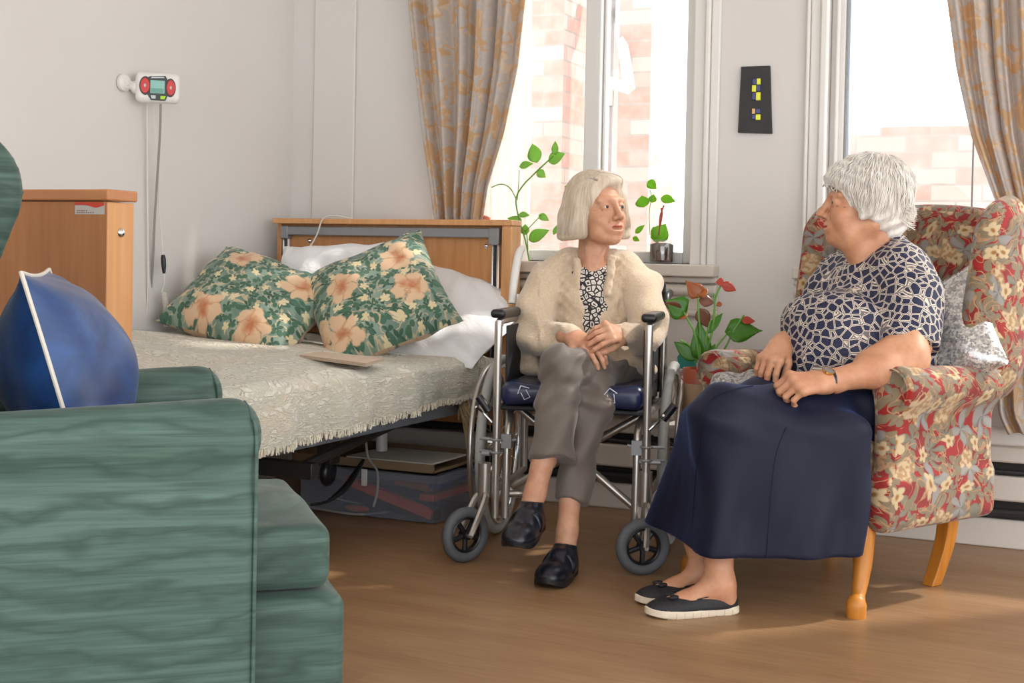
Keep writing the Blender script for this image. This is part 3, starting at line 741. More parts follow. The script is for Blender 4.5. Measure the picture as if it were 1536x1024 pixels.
    for k in range(9): b.box((x0+.04, yf+.2+k*.24, .44), (x1-.05, yf+.27+k*.24, .455))
    b.build('slats', M['grey_metal'], t, smooth=False)
    # underside gear: cross bar with holes, motor and a castor
    b = B(); b.box((x0+.1, 3.40, .26), (x1-.12, 3.44, .31)); b.box((x0+.1, 3.4, .36), (x1-.12, 3.44, .39)); b.tube([(x1-.2, 3.42, .28), (x1-.2, 4.4, .40)], .018, 8); b.tube([(x0+.2, 3.42, .28), (x0+.2, 4.4, .40)], .018, 8)
    b.build('underframe', M['darkbox'], t, bevel=.003)
    c = P(492, 708, 4.62)
    b = B(); Mw = frame(c, DIR(.3, 1), (.9, .4, 0)); b.torus(Mw, .03, .018, 28, 10); b.lathe([(0, -.012), (.03, -.012), (.03, .012), (0, .012)], Mw, 20); b.build('castor', M['blackp'], t)
    b = B(); b.box(c+np.array([-.03, -.03, .03]), c+np.array([.03, .03, .36])); b.build('castor_stem', M['darkbox'], t, bevel=.004)
    c = P(573, 640, 5.0); B().cyl((c[0], c[1], .2), (c[0], c[1], .45), .022).build('leg', M['whitep'], t)
    return x0, x1, yh, yf
X0, X1, YH, YF = bed()
tag(B().box((X0+.02, YF+.12, .462), (X1-.03, YH-.045, .565)).build('mattress', M['cotton'], bevel=.03, seg=4), 'white-sheeted mattress, its corner showing at the head end of the bed', 'mattress')
def bedspread():
    xs_top = np.linspace(X0+.0, X1+.0, 60); V = []; UV = []
    yv = np.linspace(YF+.10, 4.42, 130); 
    for i, y in enumerate(yv):
        # the head-end edge slants back towards the wall
        fr = i/129; prof = []
        edge_z = np.interp(y, [2.6, 3.0, 3.6, 4.0, 4.4], [.40, .405, .42, .44, .452])
        for k in range(70):
            if k < 48:
                s_ = k/47; x = X0+.005+(X1-.02-X0)*s_; z = np.interp(s_, [0, .1, .5, .85, .96, 1], [.652, .642, .60, .582, .578, .562]); 
                z += .008*math.sin(7*x+5*y)+.005*math.sin(15*y-9*x)
                if y > 4.2: pass
            else:
                s_ = (k-47)/22; x = X1-.015+.012*math.sin(s_*3)+.012*math.sin(y*17)*s_+.01*math.sin(y*43+1)*s_; z = .562+(edge_z-.562)*s_+.003*math.sin(y*160)*(s_ > .96)
            yy = y
            if i > 122: yy = y-.02*(k/69)
            prof.append((x, yy, z)); UV.append((y, k*.021))
        V += prof
    b = B().grid(V, 130, 70)
    o = b.build('bedspread', M['spread'], uv=np.array(UV), solid=.012, auto=False)
    tag(o, 'cream patterned woven bedspread covering the bed', 'bedspread')
    # short fuzzy hem and a long fringe at the head end
    b = B()
    for k in range(700):
        y = YF+.12+(4.40-YF-.12)*random.random(); ez = np.interp(y, [2.6, 3.0, 3.6, 4.0, 4.4], [.40, .405, .42, .44, .452])
        x = X1-.004+.012*math.sin(y*17)+.01*math.sin(y*43+1)+random.uniform(-.004, .006)
        b.tube([(x, y, ez+.012), (x+random.uniform(-.004, .004), y+random.uniform(-.006, .006), ez-random.uniform(.004, .012))], .0022, 4)
    tag(b.build('hem_fringe', M['spread'], o), kind='stuff')
    b = B(); A_ = [P(632, 524, 5.0), P(655, 530, 4.95), P(672, 548, 4.85), P(690, 575, 4.75), P(693, 600, 4.70)]
    A_ = spline([np.array(a) for a in A_], 10)
    for k in range(90):
        i = random.randrange(len(A_)); a = A_[i]+rng.normal(0, .006, 3); L = random.uniform(.04, .10)
        d = np.array([.5*random.random()+.25, -.35*random.random(), -.9])*L
        p1 = a+d*.5+rng.normal(0, .008, 3); p2 = a+d+rng.normal(0, .01, 3); p1[0] = min(p1[0], X1+.06)
        b.tube([a+np.array([0, 0, .005]), p1, p2], .0022, 4, 3)
    for k in range(10):
        a = A_[-6]+rng.normal(0, .006, 3); b.tube([a, a+np.array([.02, 0, -.07])+rng.normal(0, .008, 3), a+np.array([.045+.01*random.random(), -.02, -.19-.03*random.random()])], .002, 4, 4)
    o2 = b.build('fringe', plain('tan_fringe', 'a8926f', .9), o); tag(o2, kind='stuff')
bedspread()
def bed_things():
    # white pillows
    def PM(px, py, Z, tilt, spin, yaw):
        # a pillow leaning back on the headboard: local z is its face normal
        return np.array(Matrix.Translation(Vector(P(px, py, Z))) @ Matrix.Rotation(math.radians(yaw), 4, 'Z') @ Matrix.Rotation(math.radians(tilt), 4, 'X') @ Matrix.Rotation(math.radians(spin), 4, 'Z'))
    tag(pillow('pillow', PM(632, 462, 5.12, 50, -22, 4), .66, .44, .17, M['cotton'], seed=3, wr=.012), 'white pillow leaning on the headboard behind the right floral cushion', 'pillow', 'white bed pillows')
    tag(pillow('pillow', PM(640, 505, 4.98, 22, -8, 6), .60, .42, .15, M['cotton'], seed=9, wr=.013), 'white pillow lying lowest, its corner over the mattress edge', 'pillow', 'white bed pillows')
    tag(pillow('pillow', PM(508, 425, 5.18, 52, 4, 3), .60, .40, .14, M['cotton'], seed=5, wr=.01), 'white pillow behind both floral cushions at the middle of the headboard', 'pillow', 'white bed pillows')
    tag(pillow('floral_cushion', PM(378, 456, 4.86, 42, -24, 22), .54, .44, .23, M['sage'], seed=1, wr=.010, uvo=(.12, .2)), 'sage green cushion with peach flowers, the left one nearest the wall', 'cushion', 'floral cushions')
    tag(pillow('floral_cushion', PM(566, 450, 4.80, 52, 31, 10), .50, .48, .22, M['sage'], seed=2, wr=.010, uvo=(.33, .02)), 'sage green cushion with peach flowers, the right one standing on its corner', 'cushion', 'floral cushions')
    # leaflet
    z = .605; q = [Pz(449, 536, z), Pz(470, 531, z), Pz(576, 541, z), Pz(549, 549, z)]
    b = B(); 
    for k in range(3):
        o = np.array([0, 0, .004*k]); s_ = .012*k
        b.add([q[0]+o, q[1]+o+[s_, 0, 0], q[2]+o, q[3]+o], [(0, 1, 2, 3)])
    tag(b.build('leaflet', plain('pinkish_paper', 'cdb8a2', .8), smooth=False, solid=.003), 'folded pale paper leaflet lying on the bedspread in front of the cushions', 'leaflet')
    # white cable over headboard
    pts = [Py(532, 329, YH-.03), Py(500, 323, YH-.055), Py(484, 329, YH-.06), Py(476, 350, YH-.055), Py(466, 368, YH-.06), Py(448, 385, YH-.06), Py(440, 400, YH-.06)]
    tag(B().tube(pts, .0032, 8, 8).build('cable', M['cable_white']), 'thin white cable looping over the top of the headboard', 'cable')
    # coral ribbon on window sill behind the headboard
    b = B().tube([Py(694, 330, YW-.06), Py(706, 322, YW-.05), Py(722, 325, YW-.05), Py(733, 329, YW-.06), Py(715, 333, YW-.06)], .008, 8, 6)
    tag(b.build('ribbon', M['salmon']), 'coral pink loop of ribbon on the sill above the headboard', 'ribbon')
    # plastic boxes under the bed
    def crate(name, label, lo, hi, items, lid=True):
        t = thing(name, label, 'storage box', ((lo[0]+hi[0])/2, (lo[1]+hi[1])/2, lo[2])); w = .004; b = B()
        b.box(lo, (hi[0], hi[1], lo[2]+w)); b.box(lo, (lo[0]+w, hi[1], hi[2])); b.box((hi[0]-w, lo[1], lo[2]), hi); b.box(lo, (hi[0], lo[1]+w, hi[2])); b.box((lo[0], hi[1]-w, lo[2]), hi)
        b.build('tub', M['clear'], t, bevel=.003)
        b = B(); z = hi[2]; e = .012
        for a, c in (((lo[0]-e, lo[1]-e, z-.022), (hi[0]+e, lo[1]-e+.006, z+.006)), ((lo[0]-e, lo[1]-e, z-.022), (lo[0]-e+.006, hi[1]+e, z+.006)), ((hi[0]+e-.006, lo[1]-e, z-.022), (hi[0]+e, hi[1]+e, z+.006)), ((lo[0]-e, hi[1]+e-.006, z-.022), (hi[0]+e, hi[1]+e, z+.006)), ((lo[0]-e, lo[1]-e, z+.0), (hi[0]+e, hi[1]+e, z+.004))): b.box(a, c)
        b.build('lid', M['clear'], t, bevel=.002)
        m = (lo[0]+hi[0])/2; B().box((m-.01, lo[1]-e-.008, z-.05), (m+.012, lo[1]-e, z+.01)).build('clip', M['whitep'], t, bevel=.002)
    c = Pz(652, 787, 0); L = c[0]-.56
    crate('plastic_box', 'clear plastic storage box full of orange things on the floor under the bed', (L, c[1], .003), (c[0], c[1]+.40, .165), 0)
    def tilt(cx, cy, cz, s, rz, ry, mat, name, label, cat):
        Mq = np.array(Matrix.Translation((cx, cy, cz)) @ Matrix.Rotation(rz, 4, 'Z') @ Matrix.Rotation(ry, 4, 'Y')); s = np.array(s)/2
        return tag(B().box(-s, s, Mq).build(name, mat, bevel=.003), label, cat)
    tilt(c[0]-.20, c[1]+.03, .075, (.36, .03, .035), 0.05, .28, M['orange'], 'orange_ruler_case', 'orange-red long case slanting inside the under-bed plastic box', 'case')
    tilt(c[0]-.22, c[1]+.08, .045, (.40, .06, .05), -.1, .12, M['darkbox'], 'dark_case', 'dark flat case at the bottom of the under-bed plastic box', 'case')
    tilt(c[0]-.05, c[1]+.2, .125, (.07, .3, .02), 0.05, .0, M['bluep'], 'blue_folder', 'blue folder edge inside the right side of the plastic box', 'folder')
    tilt(c[0]-.06, c[1]+.2, .08, (.06, .28, .025), -.05, .0, M['orange'], 'orange_folder', 'orange folder below the blue one in the plastic box', 'folder')
    tilt(c[0]-.12, c[1]+.06, .125, (.14, .03, .03), 0, .1, plain('amber_case', 'a5602a', .5), 'amber_case', 'amber brown case at the top front of the plastic box', 'case')
    # cardboard tray with paper standing on the lid
    zl = .173; t = thing('cardboard_tray', 'shallow brown cardboard tray standing on the plastic box', 'tray', (c[0]-.25, c[1]+.2, zl))
    b = B(); x0, x1, y0, y1 = c[0]-.60, c[0]-.01, c[1]+.005, c[1]+.42; h = .035
    b.box((x0, y0, zl), (x1, y1, zl+.005)); b.box((x0, y0, zl), (x1, y0+.004, zl+h)); b.box((x0, y0, zl), (x0+.004, y1, zl+h)); b.box((x1-.004, y0, zl), (x1, y1, zl+h*.4)); b.box((x0, y1-.004, zl), (x1, y1, zl+h)); b.build('tray', M['cardboard'], t, smooth=False)
    tag(B().box((x0+.22, y0+.02, zl+.03), (x1-.02, y1-.12, zl+.036), np.array(Matrix.Rotation(0, 4, 'Z'))).build('paper_sheets', M['paper'], smooth=False), 'white paper sheets lying in the cardboard tray under the bed', 'paper')
    # tangle of cables
    def loop(c0, a, bb, n, r, mat, label, z=.008, ph=0):
        pts = [c0+np.array([a*math.cos(q+ph)+.01*math.sin(3*q), bb*math.sin(q+ph), z+.004+.004*math.sin(2*q)]) for q in np.linspace(0, 6.28*n, int(16*n))]
        return tag(B().tube(pts, r, 6, 3).build('cable', mat), label, 'cable')
    c1 = Pz(520, 765, 0); loop(c1, .17, .10, 1.6, .0045, M['cable_grey'], 'pale grey cable coiled on the floor under the bed')
    c2 = Pz(515, 757, 0); loop(c2+[.03, .05, 0], .11, .06, 1.2, .004, M['cable_white'], 'whitish cable coiled behind the grey cable under the bed', .014)
    pts = [P(548, 650, 4.7), P(552, 685, 4.7), P(565, 705, 4.68), P(566, 735, 4.65), P(560, 760, 4.62)]
    tag(B().tube(pts, .0045, 8, 8).build('cable', M['cable_grey']), 'grey cable dropping from the bed frame in front of the plastic box', 'cable')
    pts = [P(545, 690, 4.75), P(530, 715, 4.68), P(514, 735, 4.6), P(490, 752, 4.5), P(466, 757, 4.45)]
    tag(B().tube(pts, [.006, .012, .012, .006, .005], 8, 8).build('power_lead', M['blackp']), 'black power lead with thick plug under the bed', 'cable')
    tag(B().ell(Pz(536, 762, .02), (.05, .02, .012)).build('orange_tag', M['orange']), 'small orange tag among the cables on the floor', 'tag')
bed_things()
# ================================================================ things on the walls
def call_unit():
    c = P(237, 132, 4.72)
    nd = nrm(DIR(.22, -1)*1.0); M4 = frame(c, np.cross((0, 0, 1), nd)*1., (0, 0, 1)); # local x to the picture's right
    X_ = np.cross((0, 0, 1.), nd); X_ = nrm(X_); 
    M4 = np.eye(4); up = nrm(np.array([0, 0, 1.])+.08*(-X_)); X2 = nrm(np.cross(up, nd)); M4[:3, 0] = X2; M4[:3, 1] = up; M4[:3, 2] = nd; M4[:3, 3] = c
    rl = rotm('Z', -5); M4 = M4@rl
    t = thing('nurse_call_unit', 'white nurse call unit with red buttons and green screen on the left wall', 'call unit', c)
    s = SDF().box((0, 0, 0), (.077, .054, .022), None, .02, 0); s.build('casing', M['whitep'], t, .003, M4, 1)
    def plate(name, pts, z0, z1, mat, bev=.0015):
        n = len(pts); V = [(x, y, z0) for x, y in pts]+[(x, y, z1) for x, y in pts]; F = [tuple(range(n-1, -1, -1)), tuple(range(n, 2*n))]+[(i, (i+1) % n, n+(i+1) % n, n+i) for i in range(n)]
        return B().add(xf(M4, V), F).build(name, mat, t, bevel=bev, smooth=False)
    def oval(cx, cy, rx, ry, n=28): return [(cx+rx*math.cos(a), cy+ry*math.sin(a)) for a in np.arange(n)*2*math.pi/n]
    plate('surround', [(-.03, .037), (.026, .041), (.032, .03), (.034, -.03), (.027, -.046), (-.022, -.046), (-.03, -.034), (-.034, -.028), (-.034, .028)], .021, .0245, M['devblack'])
    plate('surround_side', oval(-.042, 0.004, .021, .033), .021, .024, M['devblack']); plate('surround_side', oval(.043, .0, .019, .033), .021, .024, M['devblack'])
    plate('call_button', oval(-.043, .004, .016, .027), .024, .028, M['redbtn']); plate('call_button', oval(.045, .0, .0145, .027), .024, .028, M['redbtn'])
    plate('button_mark', oval(-.043, .004, .004, .006), .028, .0286, M['labelgrey']); plate('button_mark', oval(.045, .0, .0035, .006), .028, .0286, M['labelgrey'])
    plate('screen', [(-.025, -.022), (.024, -.022), (.024, .024), (-.025, .024)], .0245, .026, M['lcd']); 
    plate('screen_text', [(-.022, -.02), (.02, -.02), (.02, -.004), (-.022, -.004)], .026, .0263, plain('screen_shade', '5f9386', .3), 0)
    plate('key', [(-.02, -.041), (-.006, -.041), (-.006, -.029), (-.024, -.029)], .0245, .027, M['greyed']); plate('key', [(.01, -.042), (.024, -.042), (.029, -.03), (.010, -.03)], .0245, .027, M['grnbtn']); plate('key', [(-.024, .03), (.024, .033), (.02, .038), (-.02, .036)], .0245, .026, M['greyed'])
    # bracket to the wall
    a = Px(184, 124, XL+.004); m1 = xf(M4, [(-.075, .0, -.012)])[0]; m0 = a+(m1-a)*.5
    b = B(); b.lathe([(0, 0), (.03, 0), (.03, .012), (.02, .02), (0, .02)], frame(a, (0, 1, 0), (1, 0, 0)), 24); b.tube([a+[.01, 0, 0], m0, m1], .016, 12, 4); b.ell(m1, (.02, .024, .024)); b.build('bracket', M['whitep'], t)
    # cords: hang from the unit down behind the bed
    def cord(pp, r, mat, label, name='cord'):
        return tag(B().tube([P(*q) for q in pp], r, 8, 8).build(name, mat), label, 'cord')
    cord([(241, 156, 4.72), (240, 200, 4.75), (235, 280, 4.8), (232, 330, 4.82), (229, 400, 4.84), (226, 440, 4.86), (222, 495, 4.86)], .0042, M['cable_grey'], 'dark grey cord hanging from the call unit to the bed')
    cord([(231, 158, 4.74), (233, 200, 4.78), (238, 250, 4.80), (238, 300, 4.82), (243, 360, 4.84), (244, 384, 4.84)], .0026, M['cable_white'], 'thin pale cord from the call unit ending in a black grip')
    cord([(221, 158, 4.78), (221.5, 300, 4.80), (222, 420, 4.82), (218, 490, 4.84)], .003, M['cable_white'], 'white cord running straight down the wall below the call unit')
    tag(B().tube([P(244.5, 382, 4.84), P(245, 388, 4.84), P(245.5, 398, 4.84), P(246, 410, 4.84)], [.006, .0095, .009, .005], 10, 3).build('pull_grip', M['blackp']), 'small black pull grip hanging at the end of the pale cord', 'pull cord grip')
    t2 = [P(246, 410, 4.84), P(247, 425, 4.84), P(243, 438, 4.84)]
    for k in range(120):
        q = k/119; c = P(246+5*q+1*math.sin(q*5), 440+50*q, 4.84); a_ = k*1.25; t2.append(c+.009*math.cos(a_)*RH+.009*math.sin(a_)*FH)
    tag(B().tube(t2, .0022, 6, 2).build('coiled_cord', M['cable_white']), 'white coiled cord below the black grip, reaching the bed by the left cushion', 'cord')
call_unit()
def plaque():
    c = [Py(1112, 100, YW-.01), Py(1155, 98.5, YW-.01), Py(1158, 200.5, YW-.01), Py(1107, 199, YW-.01)]
    t = thing('slate_plaque', 'dark slate plaque with yellow and blue glass squares on the wall between windows', 'plaque', c[3])
    V = [p+[0, -.004, 0] for p in c]+[p+[0, .0095, 0] for p in c]; B().add(V, [(0, 1, 2, 3), (7, 6, 5, 4), (0, 4, 5, 1), (1, 5, 6, 2), (2, 6, 7, 3), (3, 7, 4, 0)]).build('slate', M['slate'], t, bevel=.002, smooth=False)
    def sq(x0, x1, y0, y1, m):
        a = Py(x0, y0, YW-.014); q = Py(x1, y1, YW-.014); B().box((a[0], YW-.020, q[2]), (q[0], YW-.013, a[2])).build('glass_tile', M[m], t, bevel=.0015)
    g = [(1129, 1135, 118, 127, 'cob'), (1135.5, 1141, 118, 127, 'yel'), (1128.5, 1134.5, 127.8, 138, 'yel'), (1135, 1141, 128, 137, 'cob'), (1128.5, 1134, 139, 150, 'cob'), (1134.5, 1141, 138.5, 150.5, 'yel'),
         (1128.5, 1133, 163, 171, 'pinkg'), (1134, 1141, 163, 170.5, 'cob'), (1128, 1133.5, 172, 179, 'cob'), (1134, 1141, 171.5, 180, 'yel')]
    for q in g: sq(*q)
plaque()
# ================================================================ plants
def leafmesh(b, base, tip, width, up=(0, 0, 1), heart=False, fold=.15, n=9):
    base = np.asarray(base, float); tip = np.asarray(tip, float); ax = tip-base; L = np.linalg.norm(ax); ax /= L
    sd = nrm(np.cross(ax, up)); nn = np.cross(sd, ax); V = []
    for i in range(n+1):
        t = i/n
        w = (math.sin(math.pi*t**(.5 if heart else .75))**(1.25 if heart else .95))*width/2 if 0 < t < 1 else .0005
        if heart and i == 1: w = width*.44
        back = -.16*L*(1 if heart else 0)*math.exp(-t*9)
        for s_ in (-1, -.5, 0, .5, 1):
            p = base+ax*(L*t+back*abs(s_)*1.)+sd*w*s_+nn*(fold*abs(s_)*w*1.2-.12*L*t*t+.0)
            V.append(p)
    b.grid(V, n+1, 5); return b
def plants():
    # tall vine on the sill behind the headboard
    zs = .93; base = Py(792, 384, YW+.0)
    t = thing('climbing_vine', 'pale green climbing vine on the left sill, rising above the headboard corner', 'plant', base)
    Y = YW-.03
    def q(px, py, dy=0): return Py(px, py, Y+dy)
    b = B(); b.tube([q(794, 392), q(788, 360), q(779, 330), q(774, 300), q(783, 280), q(800, 262), q(818, 245), q(830, 234)], .003, 6, 6)
    b.tube([q(774, 298), q(765, 282), q(752, 276), q(737, 281)], .0022, 6, 6); b.tube([q(776, 300), q(778, 275), q(779, 255)], .0015, 6, 3); b.tube([q(785, 350), q(800, 335), q(812, 322)], .0018, 6, 4); b.tube([q(792, 375), q(790, 350), q(786, 345)], .002, 6, 4)
    b.build('stem', M['stem'], t)
    for (a, c, w, up) in [((806, 244), (797, 215), .045, (0, -1, .1)), ((823, 243), (846, 229), .04, (0, -1, .3)), ((833, 232), (832, 211), .022, (0, -1, 0)), ((779, 250), (799, 244), .026, (0, -1, .5)),
                          ((783, 331), (760, 326), .022, (0, -1, .4)), ((788, 352), (787, 336), .03, (0, -1, 0)), ((793, 360), (822, 344), .04, (0, -1, .3)), ((778, 322), (794, 322), .02, (0, -1, .5)), ((808, 322), (823, 330), .022, (0, -1, .4)), ((806, 256), (818, 266), .026, (0, -1, .2)), ((852, 282), (847, 279), .018, (0, -1, .2)), ((830, 352), (838, 335), .015, (0, -1, 0))]:
        leafmesh(B(), q(*a), q(*c), w*1.35, up).build('leaf', M['leaf_pale'], t, solid=.0008)
    # glass jar with a sprouting cutting on the right of the same window
    c = Py(992, 392, YW-.01); c[2] = .932; t = thing('jar_plant', 'glass jar of brown roots with lime leaves on the sill right of the seated woman', 'plant', c)
    r = .047; Mj = np.eye(4); Mj[:3, 3] = c
    B().lathe([(0, .001), (r*.9, .001), (r, .01), (r, .085), (r*.96, .088), (r*.94, .085), (r*.94, .012), (0, .006)], Mj, 32).build('jar', M['jar'], t)
    B().lathe([(0, .004), (r*.9, .006), (r*.93, .07), (r*.5, .076), (0, .074)], Mj, 32).build('soil', M['soil'], t)
    def q(px, py, dy=0): return Py(px, py, YW-.01+dy)
    b = B(); b.tube([q(986, 366), q(989, 345), q(990, 325), q(996, 308)], .0028, 6, 5); b.tube([q(990, 340), q(993, 322), q(992, 312)], .0035, 6, 4); b.build('withered_stem', M['spathe_r'], t)
    b = B(); b.tube([q(975, 352), q(974, 320), q(977, 296), q(975, 285)], .0014, 6, 5); b.tube([q(985, 366), q(984, 350)], .002, 6, 2); b.build('stem', M['stem'], t)
    for (a, cc, w, up) in [((984, 361), (998, 336), .055, (.3, -1, .1)), ((990, 350), (975, 356), .05, (0, -1, .2)), ((972, 271), (984, 283), .03, (0, -1, 0)), ((978, 304), (980, 291), .026, (0, -1, 0)), ((991, 297), (1013, 301), .03, (0, -1, .6)), ((966, 311), (962, 293), .045, (0, -1, 0)), ((953, 350), (966, 337), .018, (0, -1, .2)), ((949, 356), (959, 361), .016, (0, -1, .3))]:
        leafmesh(B(), q(*a), q(*cc), w*1.3, up).build('leaf', M['leaf_lime'], t, solid=.0008)
    # lime leaf and red flower by the right curtain
    t = thing('windowsill_plant', 'little plant with lime leaf and red flower between the red chair and the right curtain', 'plant', Py(1518, 470, YW-.05))
    q = lambda px, py: Py(px, py, YW-.22)
    leafmesh(B(), q(1508, 470), q(1523, 450), .04, (0, -1, 0)).build('leaf', M['leaf_lime'], t, solid=.0008)
    B().tube([q(1508, 500), q(1509, 470), q(1520, 410)], .002, 6, 4).build('stem', M['stem'], t)
    b = B(); 
    for a in range(5): b.ell(q(1520, 405)+.008*np.array([math.cos(a*1.257), -.3, math.sin(a*1.257)]), (.008, .005, .008))
    b.build('flower', M['redbtn'], t)
    # anthurium in a two-tone clay pot on the low ledge between the chairs
    Zp = 4.35; bx = P(1052, 600, Zp); bz = .50
    t = thing('anthurium_plant', 'anthurium with orange and red spathes in a terracotta pot between the two seats', 'plant', (bx[0], bx[1], 0))
    Mp = np.eye(4); Mp[:3, 3] = (bx[0], bx[1], 0)
    z1 = P(1052, 552, Zp)[2]; zb = P(1052, 574, Zp)[2]; z0 = P(1052, 640, Zp)[2]; r = .066
    B().lathe([(0, z0), (r*.72, z0), (r*.98, z0+.04), (r*1.04, zb)], Mp, 36).build('pot_base', M['terra2'], t)
    B().lathe([(r*1.042, zb), (r*1.0, z1-.01), (r*.93, z1), (r*.86, z1), (r*.86, z1-.02), (0, z1-.02)], Mp, 36).build('pot_rim', M['terra'], t, uv=None)
    B().lathe([(r*.85, z1-.019), (r*.4, z1-.008), (0, z1-.006)], Mp, 24).build('soil', M['soil'], t)
    q = lambda px, py, d=0: P(px, py, Zp+d)
    b = B()
    for pp in ([(1050, 548), (1042, 500), (1032, 480), (1026, 468)], [(1050, 548), (1050, 500), (1048, 470), (1047, 443)], [(1054, 548), (1068, 500), (1071, 470), (1074, 445), (1082, 427)], [(1056, 548), (1066, 505), (1072, 470), (1071, 440)], [(1060, 548), (1075, 520), (1095, 496)], [(1062, 545), (1085, 525), (1100, 497), (1116, 472)], [(1046, 548), (1036, 520), (1020, 510)], [(1052, 548), (1058, 510), (1066, 480)]):
        b.tube([q(*p) for p in pp], .0032, 6, 5)
    b.build('stems', M['stem'], t)
    for (a, c, w, up, m) in [((1026, 466), (998, 449), .085, (.2, -1, .3), 'leaf'), ((1095, 497), (1145, 494), .085, (0, -1, .35), 'leaf'), ((1052, 535), (1049, 476), .07, (.5, -1, 0), 'leaf'), ((1045, 540), (1012, 512), .05, (0, -1, .5), 'leaf'), ((1056, 540), (1040, 500), .05, (-.4, -1, .2), 'leaf'), ((1062, 500), (1083, 468), .03, (0, -1, .2), 'leaf'), ((1060, 540), (1072, 515), .03, (0, -1, .2), 'leaf'), ((1054, 550), (1048, 520), .04, (.6, -1, .2), 'leaf'),
                             ((1048, 442), (1029, 420), .06, (.3, -1, .5), 'spathe'), ((1046, 441), (1062, 434), .05, (.1, -1, .6), 'spathe'), ((1048, 450), (1072, 453), .045, (0, -1, .5), 'brownleaf'), ((1082, 426), (1105, 435), .035, (0, -1, .4), 'spathe_r'), ((1086, 424), (1074, 422), .03, (0, -1, .4), 'spathe_r'), ((1083, 455), (1074, 458), .018, (0, -1, .3), 'spathe'), ((1032, 472), (1009, 474), .035, (0, -1, .6), 'spathe'), ((1112, 480), (1133, 481), .028, (0, -1, .4), 'spathe_r'), ((1022, 462), (996, 456), .04, (0, -1, -.4), 'brownleaf'), ((1049, 462), (1062, 492), .05, (.2, -1, 0), 'brownleaf')]:
        o = leafmesh(B(), q(*a), q(*c), w, up, heart=(m in ('leaf', 'spathe') and w > .055)).build('leaf' if 'leaf' in m else 'spathe', M[m], t, solid=.001)
    # teal card bag behind the pot
    c = P(1030, 540, 4.5); V = [P(1018, 552, 4.48), P(1047, 556, 4.48), P(1046, 534, 4.5), P(1031, 513, 4.5), P(1016, 535, 4.5)]
    tag(B().add(V, [tuple(range(5))]).build('teal_card', M['teal'], smooth=False, solid=.006), 'teal card standing behind the terracotta pot', 'card')
    # low stand for pot and card
    zz = z0
    b = B().box((bx[0]-.13, bx[1]-.10, zz-.03), (bx[0]+.13, bx[1]+.2, zz-.001))
    t = thing('side_table', 'small low white side table under the terracotta pot, mostly hidden', 'table', (bx[0], bx[1], 0)); b.build('tabletop', M['sill'], t, bevel=.004)
    for sx in (-.11, .09):
        for sy in (-.08, .16): B().box((bx[0]+sx, bx[1]+sy, 0), (bx[0]+sx+.025, bx[1]+sy+.025, zz-.03)).build('leg', M['sill'], t, bevel=.003)
plants()
